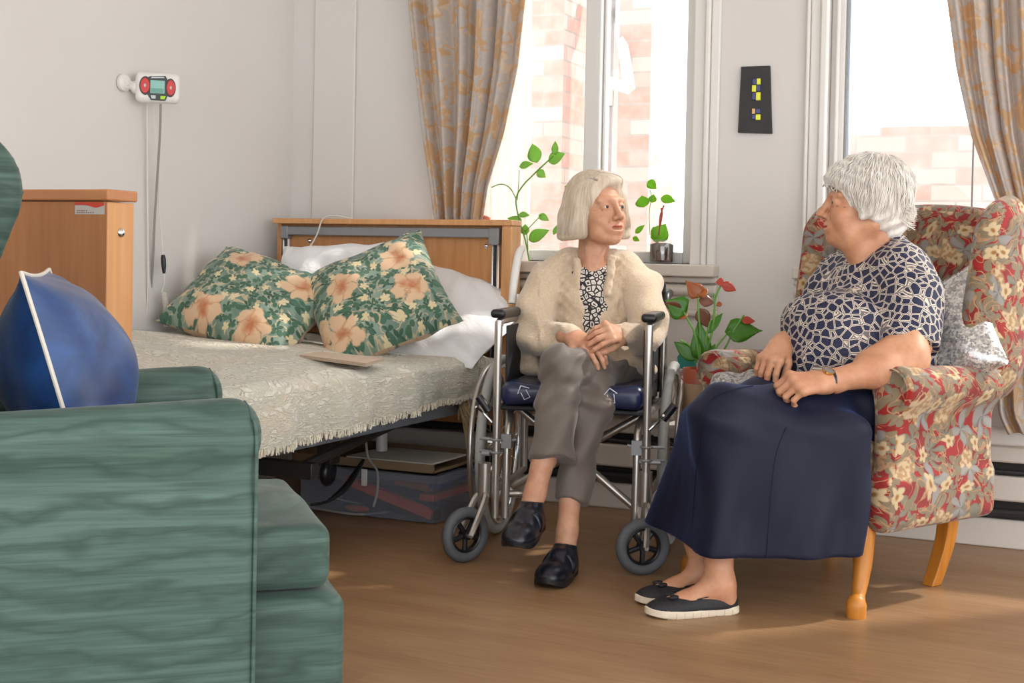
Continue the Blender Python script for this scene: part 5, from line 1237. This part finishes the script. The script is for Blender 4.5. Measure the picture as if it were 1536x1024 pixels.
# ---------------------------------------------------------------- woman in the wheelchair
def woman_one():
    O = W(.24, 4.35)
    t = thing('person', 'seated person in cream wool cardigan and taupe trousers, legs crossed, sitting in the wheelchair', 'person', O)
    phi = math.radians(36); fd = nrm(math.cos(phi)*-FH+math.sin(phi)*RH+np.array([0, 0, .05])); hc = P(896, 312, 4.40)
    Mh = frame(hc, fd, (-.05, 0, 1)); sc = 1.04
    s = SDF(); head_sdf(s, Mh, sc, .0045)
    s.cone(P(892, 345, 4.44), P(889, 400, 4.46), .050, .054, .025); s.cone(P(897, 350, 4.41), P(888, 405, 4.40), .036, .034, .02)
    s.cone(P(888, 410, 4.45), P(887, 440, 4.47), .065, .07, .03)
    s.cone(P(908, 372, 4.375), P(892, 408, 4.37), .006, .006, .012); s.cone(P(880, 372, 4.39), P(886, 408, 4.37), .006, .006, .012)
    Vs, Fs = [], []; off = 0
    def add(sd, res, it=1):
        nonlocal off
        V, F = sd.mesh(res); V = relax(V, F, it); Vs.append(V); Fs.append(F+off); off += len(V)
    add(s, .0028)
    # trunk and limbs under the clothes
    s = SDF(); s.ell(P(888, 470, 4.52), (.15, .10, .20), None, 0); s.ell(P(888, 560, 4.50), (.15, .11, .11), None, .05)
    s.cone(P(845, 410, 4.5), P(822, 420, 4.5), .04, .04, .04); s.cone(P(822, 420, 4.5), P(797, 500, 4.43), .04, .035, .03); s.cone(P(797, 502, 4.43), P(850, 508, 4.24), .034, .024, .03)
    s.cone(P(930, 410, 4.46), P(955, 420, 4.44), .04, .04, .04); s.cone(P(955, 420, 4.44), P(972, 492, 4.36), .04, .035, .03); s.cone(P(972, 492, 4.36), P(940, 505, 4.23), .034, .024, .03)
    s.cone(P(932, 575, 4.45), P(838, 553, 4.07), .07, .04, .03); s.cone(P(838, 556, 4.07), P(818, 690, 3.99), .035, .035, .03)
    s.cone(P(850, 590, 4.45), P(880, 604, 4.18), .06, .04, .03); s.cone(P(884, 610, 4.16), P(857, 735, 4.04), .034, .030, .03)
    add(s, .008)
    # ankles and feet
    s = SDF(); s.cone(P(820, 668, 3.99), P(803, 738, 3.955), .038, .031, .02); s.cone(P(803, 738, 3.955), P(792, 775, 3.93), .030, .036, .02); s.cone(P(792, 775, 3.94), P(780, 800, 3.84), .032, .022, .02); add(s, .004)
    s = SDF(); s.cone(P(857, 730, 4.04), P(851, 795, 3.99), .035, .030, .02); s.cone(P(851, 795, 3.99), P(846, 832, 3.98), .030, .036, .02); s.cone(P(846, 832, 3.96), P(828, 852, 3.86), .032, .022, .02); add(s, .004)
    # hands: her left hand folds over the right one
    s = SDF(); wL = P(931, 503, 4.19); s.cone(P(955, 500, 4.26), wL, .028, .024, .02)
    dL = P(906, 495, 4.09)-wL; nL = nrm(-FH*.75+UP*.55+RH*.25)
    hand_sdf(s, wL, dL, nL, -1, [(48, 30, 22), (52, 32, 22), (56, 34, 22), (60, 38, 24)], 1.0, 5, (.35, .5, 30)); 
    add(s, .0024)
    s = SDF(); wR = P(858, 506, 4.20); s.cone(P(828, 503, 4.30), wR, .029, .024, .02)
    dR = P(893, 517, 4.12)-wR; nR = nrm(-FH*.5+UP*.75-RH*.05)
    hand_sdf(s, wR, dR, nR, 1, [(28, 30, 20), (30, 34, 20), (34, 36, 20), (38, 38, 22)], .98, 3, (.55, .1, 10)); add(s, .0024)
    body = npmesh('body', np.concatenate(Vs), np.concatenate(Fs), M['skin1'], t)
    eyes_lips(Mh, sc, t, (.12, .03), .0045)
    # ring
    # hair: straight bob, parted on her right, clipped back
    def hp(x, y, z): return xf(Mh, [(x*sc, y*sc, z*sc)])[0]
    h = SDF(); h.ell(hp(-.022, 0, .034), np.array([.101, .084, .090])*sc, Mh, 0); h.ell(hp(-.05, 0, -.02), np.array([.066, .088, .085])*sc, Mh, .03)
    h.cone(hp(-.006, -.070, .03), hp(.000, -.085, -.075), .028*sc, .033*sc, .03); h.cone(hp(.0, .070, .03), hp(.008, .083, -.085), .030*sc, .036*sc, .03); h.cone(hp(.04, .060, .035), hp(.036, .078, -.05), .018*sc, .020*sc, .02)
    h.cone(hp(-.055, -.07, -.03), hp(-.05, -.08, -.085), .035*sc, .036*sc, .03); h.cone(hp(-.055, .07, -.03), hp(-.05, .08, -.09), .035*sc, .036*sc, .03); h.cone(hp(-.085, -.04, -.06), hp(-.085, .04, -.06), .03*sc, .03*sc, .03)
    h.ell(hp(.030, .015, .082), np.array([.050, .055, .024])*sc, Mh, .02)
    h.ell(hp(.088, -.002, -.022), np.array([.078, .056, .088])*sc, Mh, .012, '-'); h.cone(hp(-.02, 0, -.10), hp(.05, 0, -.2), .055*sc, .07*sc, .01, '-'); h.half(hp(0, 0, -.100), -Mh[:3, 2], .012)
    up = Mh[:3, 2]; lf = Mh[:3, 1]
    ho = h.build('hair', M['hair1'], t, .003, smooth_it=1)
    rg = np.random.default_rng(3); st = []
    for k in range(1500):
        a = rg.uniform(-1, 1); x = -.10+.15*rg.random(); st.append(hp(x, -.022+rg.normal(0, .004) if a < 0 else -.018+.02*rg.random(), .12))
    lat = np.array([1 if (Mh[:3, :3].T@(q-hc))[1] > -.02*sc else -1 for q in st])
    def field(Q, k):
        y = (Q-hc)@lf; f = max(0, 1-k/9.); 
        return (-up)[None]*(.5+.5*(1-f))+lf[None]*(lat*f*1.0)[:, None]-Mh[:3, 0][None]*.10
    strands(h, st, 27, .0095, .0011, 'hair_strands', M['hair1'], ho, field=field, seedn=1, jitter=.07, lift=.0012)
    B().tube([hp(.055, -.040, .083), hp(.030, -.050, .090), hp(.002, -.058, .092)], .0036, 8, 4).build('hair_clip', M['alu'], ho)
    # blouse
    s = SDF(); s.ell(P(888, 468, 4.51), (.152, .112, .20), None, 0); s.ell(P(888, 555, 4.49), (.155, .13, .10), None, .05); s.cone(P(856, 410, 4.49), P(924, 410, 4.47), .042, .042, .05); s.cone(P(887, 425, 4.43), P(886, 500, 4.42), .08, .085, .04)
    s.cone(P(891, 365, 4.36), P(889, 390, 4.34), .058, .040, .006, '-'); s.cone(P(889, 390, 4.33), P(887, 418, 4.32), .036, .008, .006, '-')
    s.build('blouse', M['animal'], t, .005)
    # cardigan: front panels with a long opening, puffed sleeves
    s = SDF(); s.ell(P(888, 465, 4.52), (.182, .135, .205), None, 0); s.ell(P(888, 548, 4.50), (.185, .15, .11), None, .05)
    s.cone(P(856, 400, 4.49), P(925, 402, 4.46), .055, .055, .05); s.cone(P(848, 402, 4.49), P(820, 424, 4.48), .062, .070, .03); s.cone(P(932, 404, 4.46), P(962, 428, 4.43), .062, .070, .03)
    s.cone(P(887, 440, 4.45), P(887, 520, 4.42), .10, .10, .05)
    s.cone(P(814, 430, 4.46), P(797, 495, 4.38), .066, .068, .008); s.cone(P(800, 500, 4.38), P(820, 512, 4.31), .068, .060, .02); s.cone(P(820, 510, 4.33), P(852, 507, 4.23), .052, .038, .02)
    s.cone(P(960, 432, 4.40), P(973, 480, 4.33), .064, .066, .008); s.cone(P(972, 488, 4.33), P(962, 508, 4.27), .060, .054, .02); s.cone(P(962, 508, 4.28), P(938, 503, 4.20), .052, .040, .02)
    s.cone(P(792, 525, 4.42), P(796, 545, 4.40), .050, .045, .03); s.cone(P(968, 525, 4.36), P(966, 548, 4.38), .045, .035, .03)
    # opening
    s.cone(P(890, 368, 4.38), P(889, 400, 4.36), .064, .058, .008, '-')
    for zz in (4.34, 4.27, 4.20): s.cone(P(889, 390, zz), P(888, 480, zz), .060, .024, .006, '-'); s.cone(P(888, 480, zz), P(887, 530, zz), .024, .018, .006, '-')
    # knitted lapels
    for (a, b, c, d_) in ((865, 392, 872, 440), (872, 440, 881, 535)): s.cone(P(a, b, 4.39), P(c, d_, 4.37), .013, .012, .012)
    for (a, b, c, d_) in ((918, 388, 911, 440), (911, 440, 897, 535)): s.cone(P(a, b, 4.37), P(c, d_, 4.35), .014, .013, .012)
    s.cone(P(840, 510, 4.27), P(858, 507, 4.215), .040, .036, .01); s.cone(P(950, 506, 4.23), P(936, 503, 4.19), .040, .037, .01)
    s.cone(P(862, 507, 4.21), P(885, 510, 4.15), .022, .024, .006, '-'); s.cone(P(934, 503, 4.185), P(915, 500, 4.12), .022, .026, .006, '-')
    # folds and bobbles
    ax = DIR(1, -.15)
    def folds(Q):
        px = (Q-O)@RH; z = Q[:, 2]; w = np.clip((.90-z)/.2, 0, 1)
        d = .008*w*np.sin(62*z+16*px+3*np.sin(9*px)) + .007*wob(Q, 24, 1)+.006*np.sin(30*z-42*np.abs(px)+2*np.sin(9*z))*(np.abs(px+.02)>.13)
        bob = np.exp(-(((np.abs(px-.02)-.085)/.03)**2))*np.clip((z-.68)/.05, 0, 1)*np.clip((1.0-z)/.05, 0, 1)
        return d-.0036*bob*(np.sin(Q[:, 2]*170)*np.sin(px*170)+.6*wob(Q, 90, 5))
    s.disp(folds); s.build('cardigan', M['wool'], t, .0045, smooth_it=1)
    # trousers
    s = SDF(); s.ell(P(888, 590, 4.46), (.175, .15, .09), None, 0)
    s.cone(P(935, 582, 4.45), P(880, 565, 4.20), .088, .078, .03); s.cone(P(880, 562, 4.20), P(841, 549, 4.07), .078, .066, .03)
    s.cyl(P(843, 545, 4.08), P(828, 689, 3.985), .060, .068, .02, rnd=.006, flat=FH, fa=.85)
    s.cone(P(848, 598, 4.44), P(884, 600, 4.16), .085, .075, .03); s.cone(P(884, 600, 4.16), P(893, 612, 4.11), .072, .064, .03)
    s.cyl(P(886, 600, 4.13), P(857, 753, 4.03), .066, .050, .02, rnd=.006)
    hz = P(828, 690, 3.985)[2]
    A_, B_ = P(841, 549, 4.07), P(828, 689, 3.985)
    def folds(Q):
        px = (Q-O)@RH; z = Q[:, 2]; w = np.clip((z-.58)/.1, 0, 1)
        low = 1-w
        d = .010*w*np.sin(38*px-58*z+5*np.sin(6*px)) + .006*low*np.sin(52*px+5*np.sin(9*z)) + .007*wob(Q, 15, 3)+.004*np.sin(95*z-40*px+4*np.sin(20*px))*np.clip((z-.44)/.06, 0, 1)
        # crease down the front of the leg
        return d
    s.disp(folds)
    s.build('trousers', M['taupe'], t, .0045, smooth_it=1)
    a = P(845, 500, 4.03)
    # shoes
    sh = thing('shoe', None, None, (0, 0, 0)); sh.parent = t; sh.matrix_parent_inverse = Matrix.Translation(-Vector(O)); WLOC[sh.name] = (0, 0, 0)
    heel = P(806, 790, 3.99); toe = P(774, 823, 3.80); shoe('shoe', None, sh, heel, toe, M['leather'], M['sole1'], .24, .094, up=(0, 0, 1))
    sh = thing('shoe', None, None, (0, 0, 0)); sh.parent = t; sh.matrix_parent_inverse = Matrix.Translation(-Vector(O)); WLOC[sh.name] = (0, 0, 0)
    heel = Pz(855, 858, 0.001); toe = Pz(818, 884, 0.001); shoe('shoe', None, sh, heel, heel+nrm(toe-heel), M['leather'], M['sole1'], .24, .094)
    # cuffs
woman_one()
# ---------------------------------------------------------------- woman in the wing chair
def woman_two():
    O = W(1.05, 3.9)
    t = thing('person', 'white-haired person in navy lattice blouse and long navy skirt, sitting in the red wing chair', 'person', O)
    phi = math.radians(97); fd = nrm(math.cos(phi)*-FH-math.sin(phi)*RH+np.array([0, 0, .0])); hc = P(1293, 304, 3.96); Mh = frame(hc, fd, (0, 0, 1)); sc = 1.08
    nr = DIR(.61, -.79); ff = DIR(-.79, -.61)
    s = SDF(); head_sdf(s, Mh, sc, .001)
    s.cone(P(1303, 340, 3.97), P(1322, 385, 4.0), .058, .062, .03); s.cone(P(1275, 362, 3.95), P(1300, 395, 3.97), .034, .045, .03); s.cone(P(1320, 392, 4.0), P(1300, 450, 4.0), .07, .09, .04)
    s.cone(P(1310, 385, 3.97), P(1297, 440, 3.98), .048, .050, .03)
    Vs, Fs = [], []; off = 0
    def add(sd, res, it=1):
        nonlocal off
        V, F = sd.mesh(res); V = relax(V, F, it); Vs.append(V); Fs.append(F+off); off += len(V)
    add(s, .0028)
    s = SDF(); C = lambda px, py, Z: P(px, py, Z)
    Mt = frame((0, 0, 0), ff)
    s.ell(P(1315, 470, 4.0), (.12, .15, .19), Mt, 0); s.ell(P(1290, 560, 4.0), (.15, .16, .12), Mt, .05); s.cone(P(1370, 415, 3.86), P(1376, 520, 3.76), .045, .042, .03); s.cone(P(1250, 415, 4.12), P(1222, 500, 4.08), .045, .042, .03); s.cone(P(1222, 500, 4.08), P(1170, 515, 3.98), .04, .03, .03)
    s.cone(P(1320, 610, 3.85), P(1085, 632, 3.62), .065, .045, .03); s.cone(P(1085, 635, 3.62), P(1080, 800, 3.60), .05, .036, .03); s.cone(P(1260, 600, 4.1), P(1062, 638, 3.83), .065, .045, .03); s.cone(P(1062, 640, 3.83), P(1045, 800, 3.75), .045, .036, .03)
    add(s, .008)
    # near lower leg and foot, far lower leg and foot
    hN, tN = Pz(1106, 918, 0), Pz(968, 925, 0); dN = nrm(tN-hN)
    s = SDF(); a = hN+dN*.055+[0, 0, .085]; s.cone(P(1077, 790, 3.61), a, .048, .036, .02); s.cone(a, hN+dN*.04+[0, 0, .04], .036, .034, .02); s.cone(a-[0, 0, .01], hN+dN*.15+[0, 0, .035], .036, .026, .03); s.cone(hN+dN*.15+[0, 0, .033], hN+dN*.215+[0, 0, .03], .030, .018, .02); s.ell(a+nr*.03, (.013, .013, .016), None, .01); add(s, .0035)
    hF, tF = Pz(1082, 897, 0), Pz(943, 907, 0); dF = nrm(tF-hF)
    s = SDF(); a = hF+dF*.055+[0, 0, .085]; s.cone(P(1040, 780, 3.78), a, .046, .035, .02); s.cone(a, hF+dF*.04+[0, 0, .04], .036, .034, .02); s.cone(a-[0, 0, .01], hF+dF*.15+[0, 0, .035], .036, .026, .03); s.cone(hF+dF*.15+[0, 0, .033], hF+dF*.215+[0, 0, .03], .030, .018, .02); add(s, .0035)
    # near arm and hand
    s = SDF(); el = P(1364, 538, 3.70); w = P(1236, 573, 3.62); s.cone(P(1368, 480, 3.78), el, .048, .050, .03); s.cone(el, P(1320, 556, 3.655), .050, .046, .03); s.cone(P(1320, 556, 3.655), w, .045, .028, .03); s.cone(P(1345, 520, 3.73), P(1300, 545, 3.68), .04, .034, .03)
    hand_sdf(s, w, P(1192, 575, 3.58)-w, nrm(UP*.72-FH*.65-RH*.15), 1, [(58, 62, 30), (58, 66, 30), (58, 66, 32), (56, 62, 34)], 1.08, 3, (.25, .75, 25)); add(s, .0026)
    # far hand, hanging over the near one
    s = SDF(); w2 = P(1172, 518, 3.90); s.cone(P(1205, 505, 4.02), w2, .036, .030, .03)
    hand_sdf(s, w2, P(1150, 545, 3.82)-w2, nrm(-FH*.75+UP*.4-RH*.45), -1, [(30, 32, 22), (32, 34, 22), (36, 38, 24), (40, 42, 26)], 1.05, 3, (.35, .35, 20)); add(s, .0026)
    npmesh('body', np.concatenate(Vs), np.concatenate(Fs), M['skin2'], t)
    eyes_lips(Mh, sc, t, (.15, 0), .001)
    # hair: short, layered, full
    def hp(x, y, z): return xf(Mh, [(x*sc, y*sc, z*sc)])[0]
    h = SDF(); h.ell(hp(-.025, 0, .045), np.array([.112, .092, .090])*sc, Mh, 0); h.ell(hp(-.055, 0, -.01), np.array([.072, .080, .078])*sc, Mh, .03); h.ell(hp(.045, 0, .06), np.array([.052, .062, .046])*sc, Mh, .02)
    for g in (-1, 1): h.cone(hp(-.02, .070*g, .03), hp(-.018, .074*g, -.035), .024*sc, .018*sc, .02); h.cone(hp(.012, .068*g, .03), hp(.004, .072*g, -.042), .014*sc, .009*sc, .012)
    h.cone(hp(-.09, 0, -.03), hp(-.082, 0, -.075), .045*sc, .030*sc, .02)
    h.ell(hp(.095, 0, -.028), np.array([.078, .09, .082])*sc, Mh, .01, '-'); h.cone(hp(.0, 0, -.115), hp(.03, 0, -.2), .070*sc, .07*sc, .01, '-')
    h.disp(lambda Q: -.0025*np.sin(90*((Q-hc)@Mh[:3, 0])+12*np.sin(18*Q[:, 2]))*1.-.002*wob(Q, 60, 2))
    ho = h.build('hair', M['hair2'], t, .003, smooth_it=1)
    rg = np.random.default_rng(5); n = 1700; u = rg.normal(0, 1, (n, 3)); u[:, 2] = np.abs(u[:, 2])*1.0+.05; u /= np.linalg.norm(u, axis=1)[:, None]
    st = [hp(-.02+.105*a[0], .085*a[1], .045+.085*a[2]) for a in u]; crown = hp(-.055, 0, .13)
    def field(Q, k):
        d = Q-crown; d = d/np.linalg.norm(d, axis=1)[:, None]; return d*.75+np.array([0, 0, -.55])[None]
    strands(h, st, 15, .0085, .0013, 'hair_strands', M['hair2'], ho, field=field, seedn=2, jitter=.16, lift=.0045)
    # flicked ends at the nape
    b = B()
    for k in range(120):
        y = rg.uniform(-.06, .06); z = rg.uniform(-.06, .0); p0 = hp(-.10+.02*abs(y)/.06, y, z+.02); p1 = hp(-.118, y*1.05, z-.004); p2 = hp(-.132-rg.uniform(0, .012), y*1.1, z-.012+rg.uniform(-.004, .010)); b.tube([p0, p1, p2], [.0013, .001, .0004], 4, 3)
    b.build('hair_ends', M['hair2'], ho)
    # blouse
    s = SDF(); s.ell(P(1318, 462, 4.0), (.15, .195, .185), Mt, 0); s.ell(P(1262, 530, 3.92), (.165, .185, .125), Mt, .06)
    s.ell(P(1246, 478, 3.90), (.10, .16, .085), Mt, .05); s.cone(P(1350, 402, 3.92), P(1285, 402, 4.08), .072, .065, .05); s.cone(P(1335, 372, 3.98), P(1345, 395, 3.96), .055, .06, .04)
    s.cone(P(1355, 410, 3.88), P(1372, 440, 3.84), .078, .084, .05); s.cyl(P(1368, 430, 3.85), P(1362, 524, 3.77), .086, .092, .03, rnd=.01); s.cone(P(1385, 500, 3.86), P(1385, 545, 3.88), .05, .04, .03)
    s.cone(P(1255, 415, 4.12), P(1240, 440, 4.10), .065, .065, .04); s.cyl(P(1245, 430, 4.12), P(1222, 500, 4.07), .065, .07, .03, rnd=.01)
    s.cone(P(1225, 555, 3.86), P(1290, 575, 3.80), .06, .05, .04)
    s.cone(P(1268, 355, 3.84), P(1277, 388, 3.84), .058, .034, .005, '-'); s.cone(P(1277, 384, 3.84), P(1274, 402, 3.82), .030, .004, .005, '-'); s.cone(P(1290, 330, 3.96), P(1312, 372, 3.98), .066, .062, .005, '-')
    for dz in (0, -.05): s.cone(P(1292, 370, 3.88+dz), P(1276, 402, 3.82+dz), .036, .003, .005, '-')
    s.disp(lambda Q: .005*np.sin(30*Q[:, 2]+25*((Q-O)@RH)+2*np.sin(14*((Q-O)@RH)))*np.clip((.86-Q[:, 2])/.1, 0, 1)+.004*wob(Q, 20, 6))
    s.build('blouse', M['lattice'], t, .0045, smooth_it=1)
    # collar edges
    for pts in ([(1338, 350, 3.93), (1318, 368, 3.86), (1296, 390, 3.835), (1272, 414, 3.80)], [(1248, 374, 3.90), (1256, 384, 3.86), (1266, 402, 3.825), (1271, 414, 3.80)]):
        B().tube([P(*q) for q in pts], .0, 8) if False else None
    # watch
    wv = nrm(P(1192, 575, 3.58)-w); wc = P(1243, 572, 3.627); wt = thing('watch', None, None, (0, 0, 0)); wt.parent = t; wt.matrix_parent_inverse = Matrix.Translation(-Vector(O)); WLOC[wt.name] = (0, 0, 0)
    B().torus(frame(wc, np.cross(wv, (0, 0, 1)), wv), .0345, .0032, 36, 8, 2.2).build('strap', M['leather'], wt)
    dn = nrm(UP*.80-FH*.55-RH*.15); dc = wc+dn*.0355; B().lathe([(.0, -.003), (.015, -.003), (.0165, .001), (.0155, .004), (.0135, .004)], frame(dc, wv, dn), 24).build('case', M['gold'], wt); B().lathe([(.0138, .0042), (0, .0048)], frame(dc, wv, dn), 24).build('dial', M['wface'], wt)
    # skirt: thighs, a front fall and a side fall, one cloth
    s = SDF()
    s.cone(P(1315, 612, 3.84), P(1085, 624, 3.62), .092, .076, .0); s.cone(P(1250, 605, 4.08), P(1060, 632, 3.82), .090, .068, .04); s.cone(P(1190, 600, 3.92), P(1070, 622, 3.72), .09, .070, .05); s.cone(P(1300, 585, 3.93), P(1190, 590, 3.88), .075, .07, .06)
    # falls: stacked slabs from knee to hem
    k1, k2 = P(1084, 636, 3.60), P(1056, 645, 3.82); h1, h2 = P(1088, 812, 3.57), P(996, 775, 3.97)
    for a0, a1, b0, b1 in ((k1, h1, k2, h2),):
        for u in np.linspace(0, 1, 6):
            s.cone(a0*(1-u)+b0*u, a1*(1-u)+b1*u-[0, 0, .05], .062, .070, .05)
    for u in np.linspace(0, 1, 7):
        a = P(1082, 640, 3.58)*(1-u)+P(1280, 650, 3.58)*u; b_ = P(1105, 880, 3.53)*(1-u)+P(1272, 880, 3.56)*u
        s.cone(a, b_, .050, .034, .05)
    for u in np.linspace(0, 1, 5):
        a = P(1085, 625, 3.60)*(1-u)+P(1300, 625, 3.72)*u; s.cone(a, a+[0, 0, -.08], .075, .06, .05)
    lo = P(1150, 843, 3.50); c1 = P(955, 776, 3.99)
    # hem plane: runs through three points
    q1, q2, q3 = P(957, 777, 4.0), P(1150, 840, 3.50), P(1288, 832, 3.56); pn = np.cross(q2-q1, q3-q1); pn = pn if pn[2] < 0 else -pn
    pn = nrm(nrm(pn)*.35+np.array([0, 0, -1])*.65)
    def folds(Q):
        px = (Q-O)@RH; pz = (Q-O)@FH; z = Q[:, 2]; w = np.clip((.52-z)/.25, 0, 1)
        d = .012*w*np.sin(21*px+9*pz+1.2+2*z)+.006*w*np.sin(47*px-14*z)+.004*wob(Q, 11, 2)
        top = np.clip((z-.47)/.08, 0, 1); d += .005*top*np.sin(30*px+46*z+10*pz)
        return d
    s.disp(folds); s.half(q2, pn, .003); 
    sk = s.build('skirt', M['navy'], t, .006, smooth_it=2)
    # seams
    def seam(pts, off=.0016):
        pts = spline([P(*q) for q in pts], 8); 
        Q = np.array(pts)
        for _ in range(14):
            # walk each seam point along the line of sight to the cloth
            dd = s.ev(Q); Q = Q+(Q-CAM)/np.linalg.norm(Q-CAM, axis=1)[:, None]*np.clip(dd-off, -.03, .03)[:, None]
        return B().tube(list(Q), .0013, 5).build('seam', M['navy'], sk)
    seam([(1180, 640, 3.4), (1165, 680, 3.4), (1157, 740, 3.4), (1150, 835, 3.4)]); seam([(1130, 578, 3.4), (1090, 586, 3.4), (1062, 602, 3.4), (1052, 640, 3.4), (1045, 700, 3.4), (1038, 790, 3.4)])
    # shoes
    for (hl, tl) in ((hN, tN), (hF, tF)):
        sh = thing('shoe', None, None, (0, 0, 0)); sh.parent = t; sh.matrix_parent_inverse = Matrix.Translation(-Vector(O)); WLOC[sh.name] = (0, 0, 0)
        shoe('shoe', None, sh, hl+[0, 0, .0005], tl+[0, 0, .0005], M['shoe2'], M['sole2'], .262, .084, 'flat')
    # grey knitted throw beside her lap
    s = SDF(); s.cone(P(1085, 582, 3.95), P(1150, 574, 3.98), .045, .04, 0); s.cone(P(1120, 586, 3.9), P(1180, 580, 3.95), .04, .035, .03); s.disp(lambda Q: .010*wob(Q, 55, 3))
    tag(s.build('knitted_throw', M['knit'], None, .005), 'grey fluffy knitted bundle between her lap and the far armrest', 'knitwear')
woman_two()
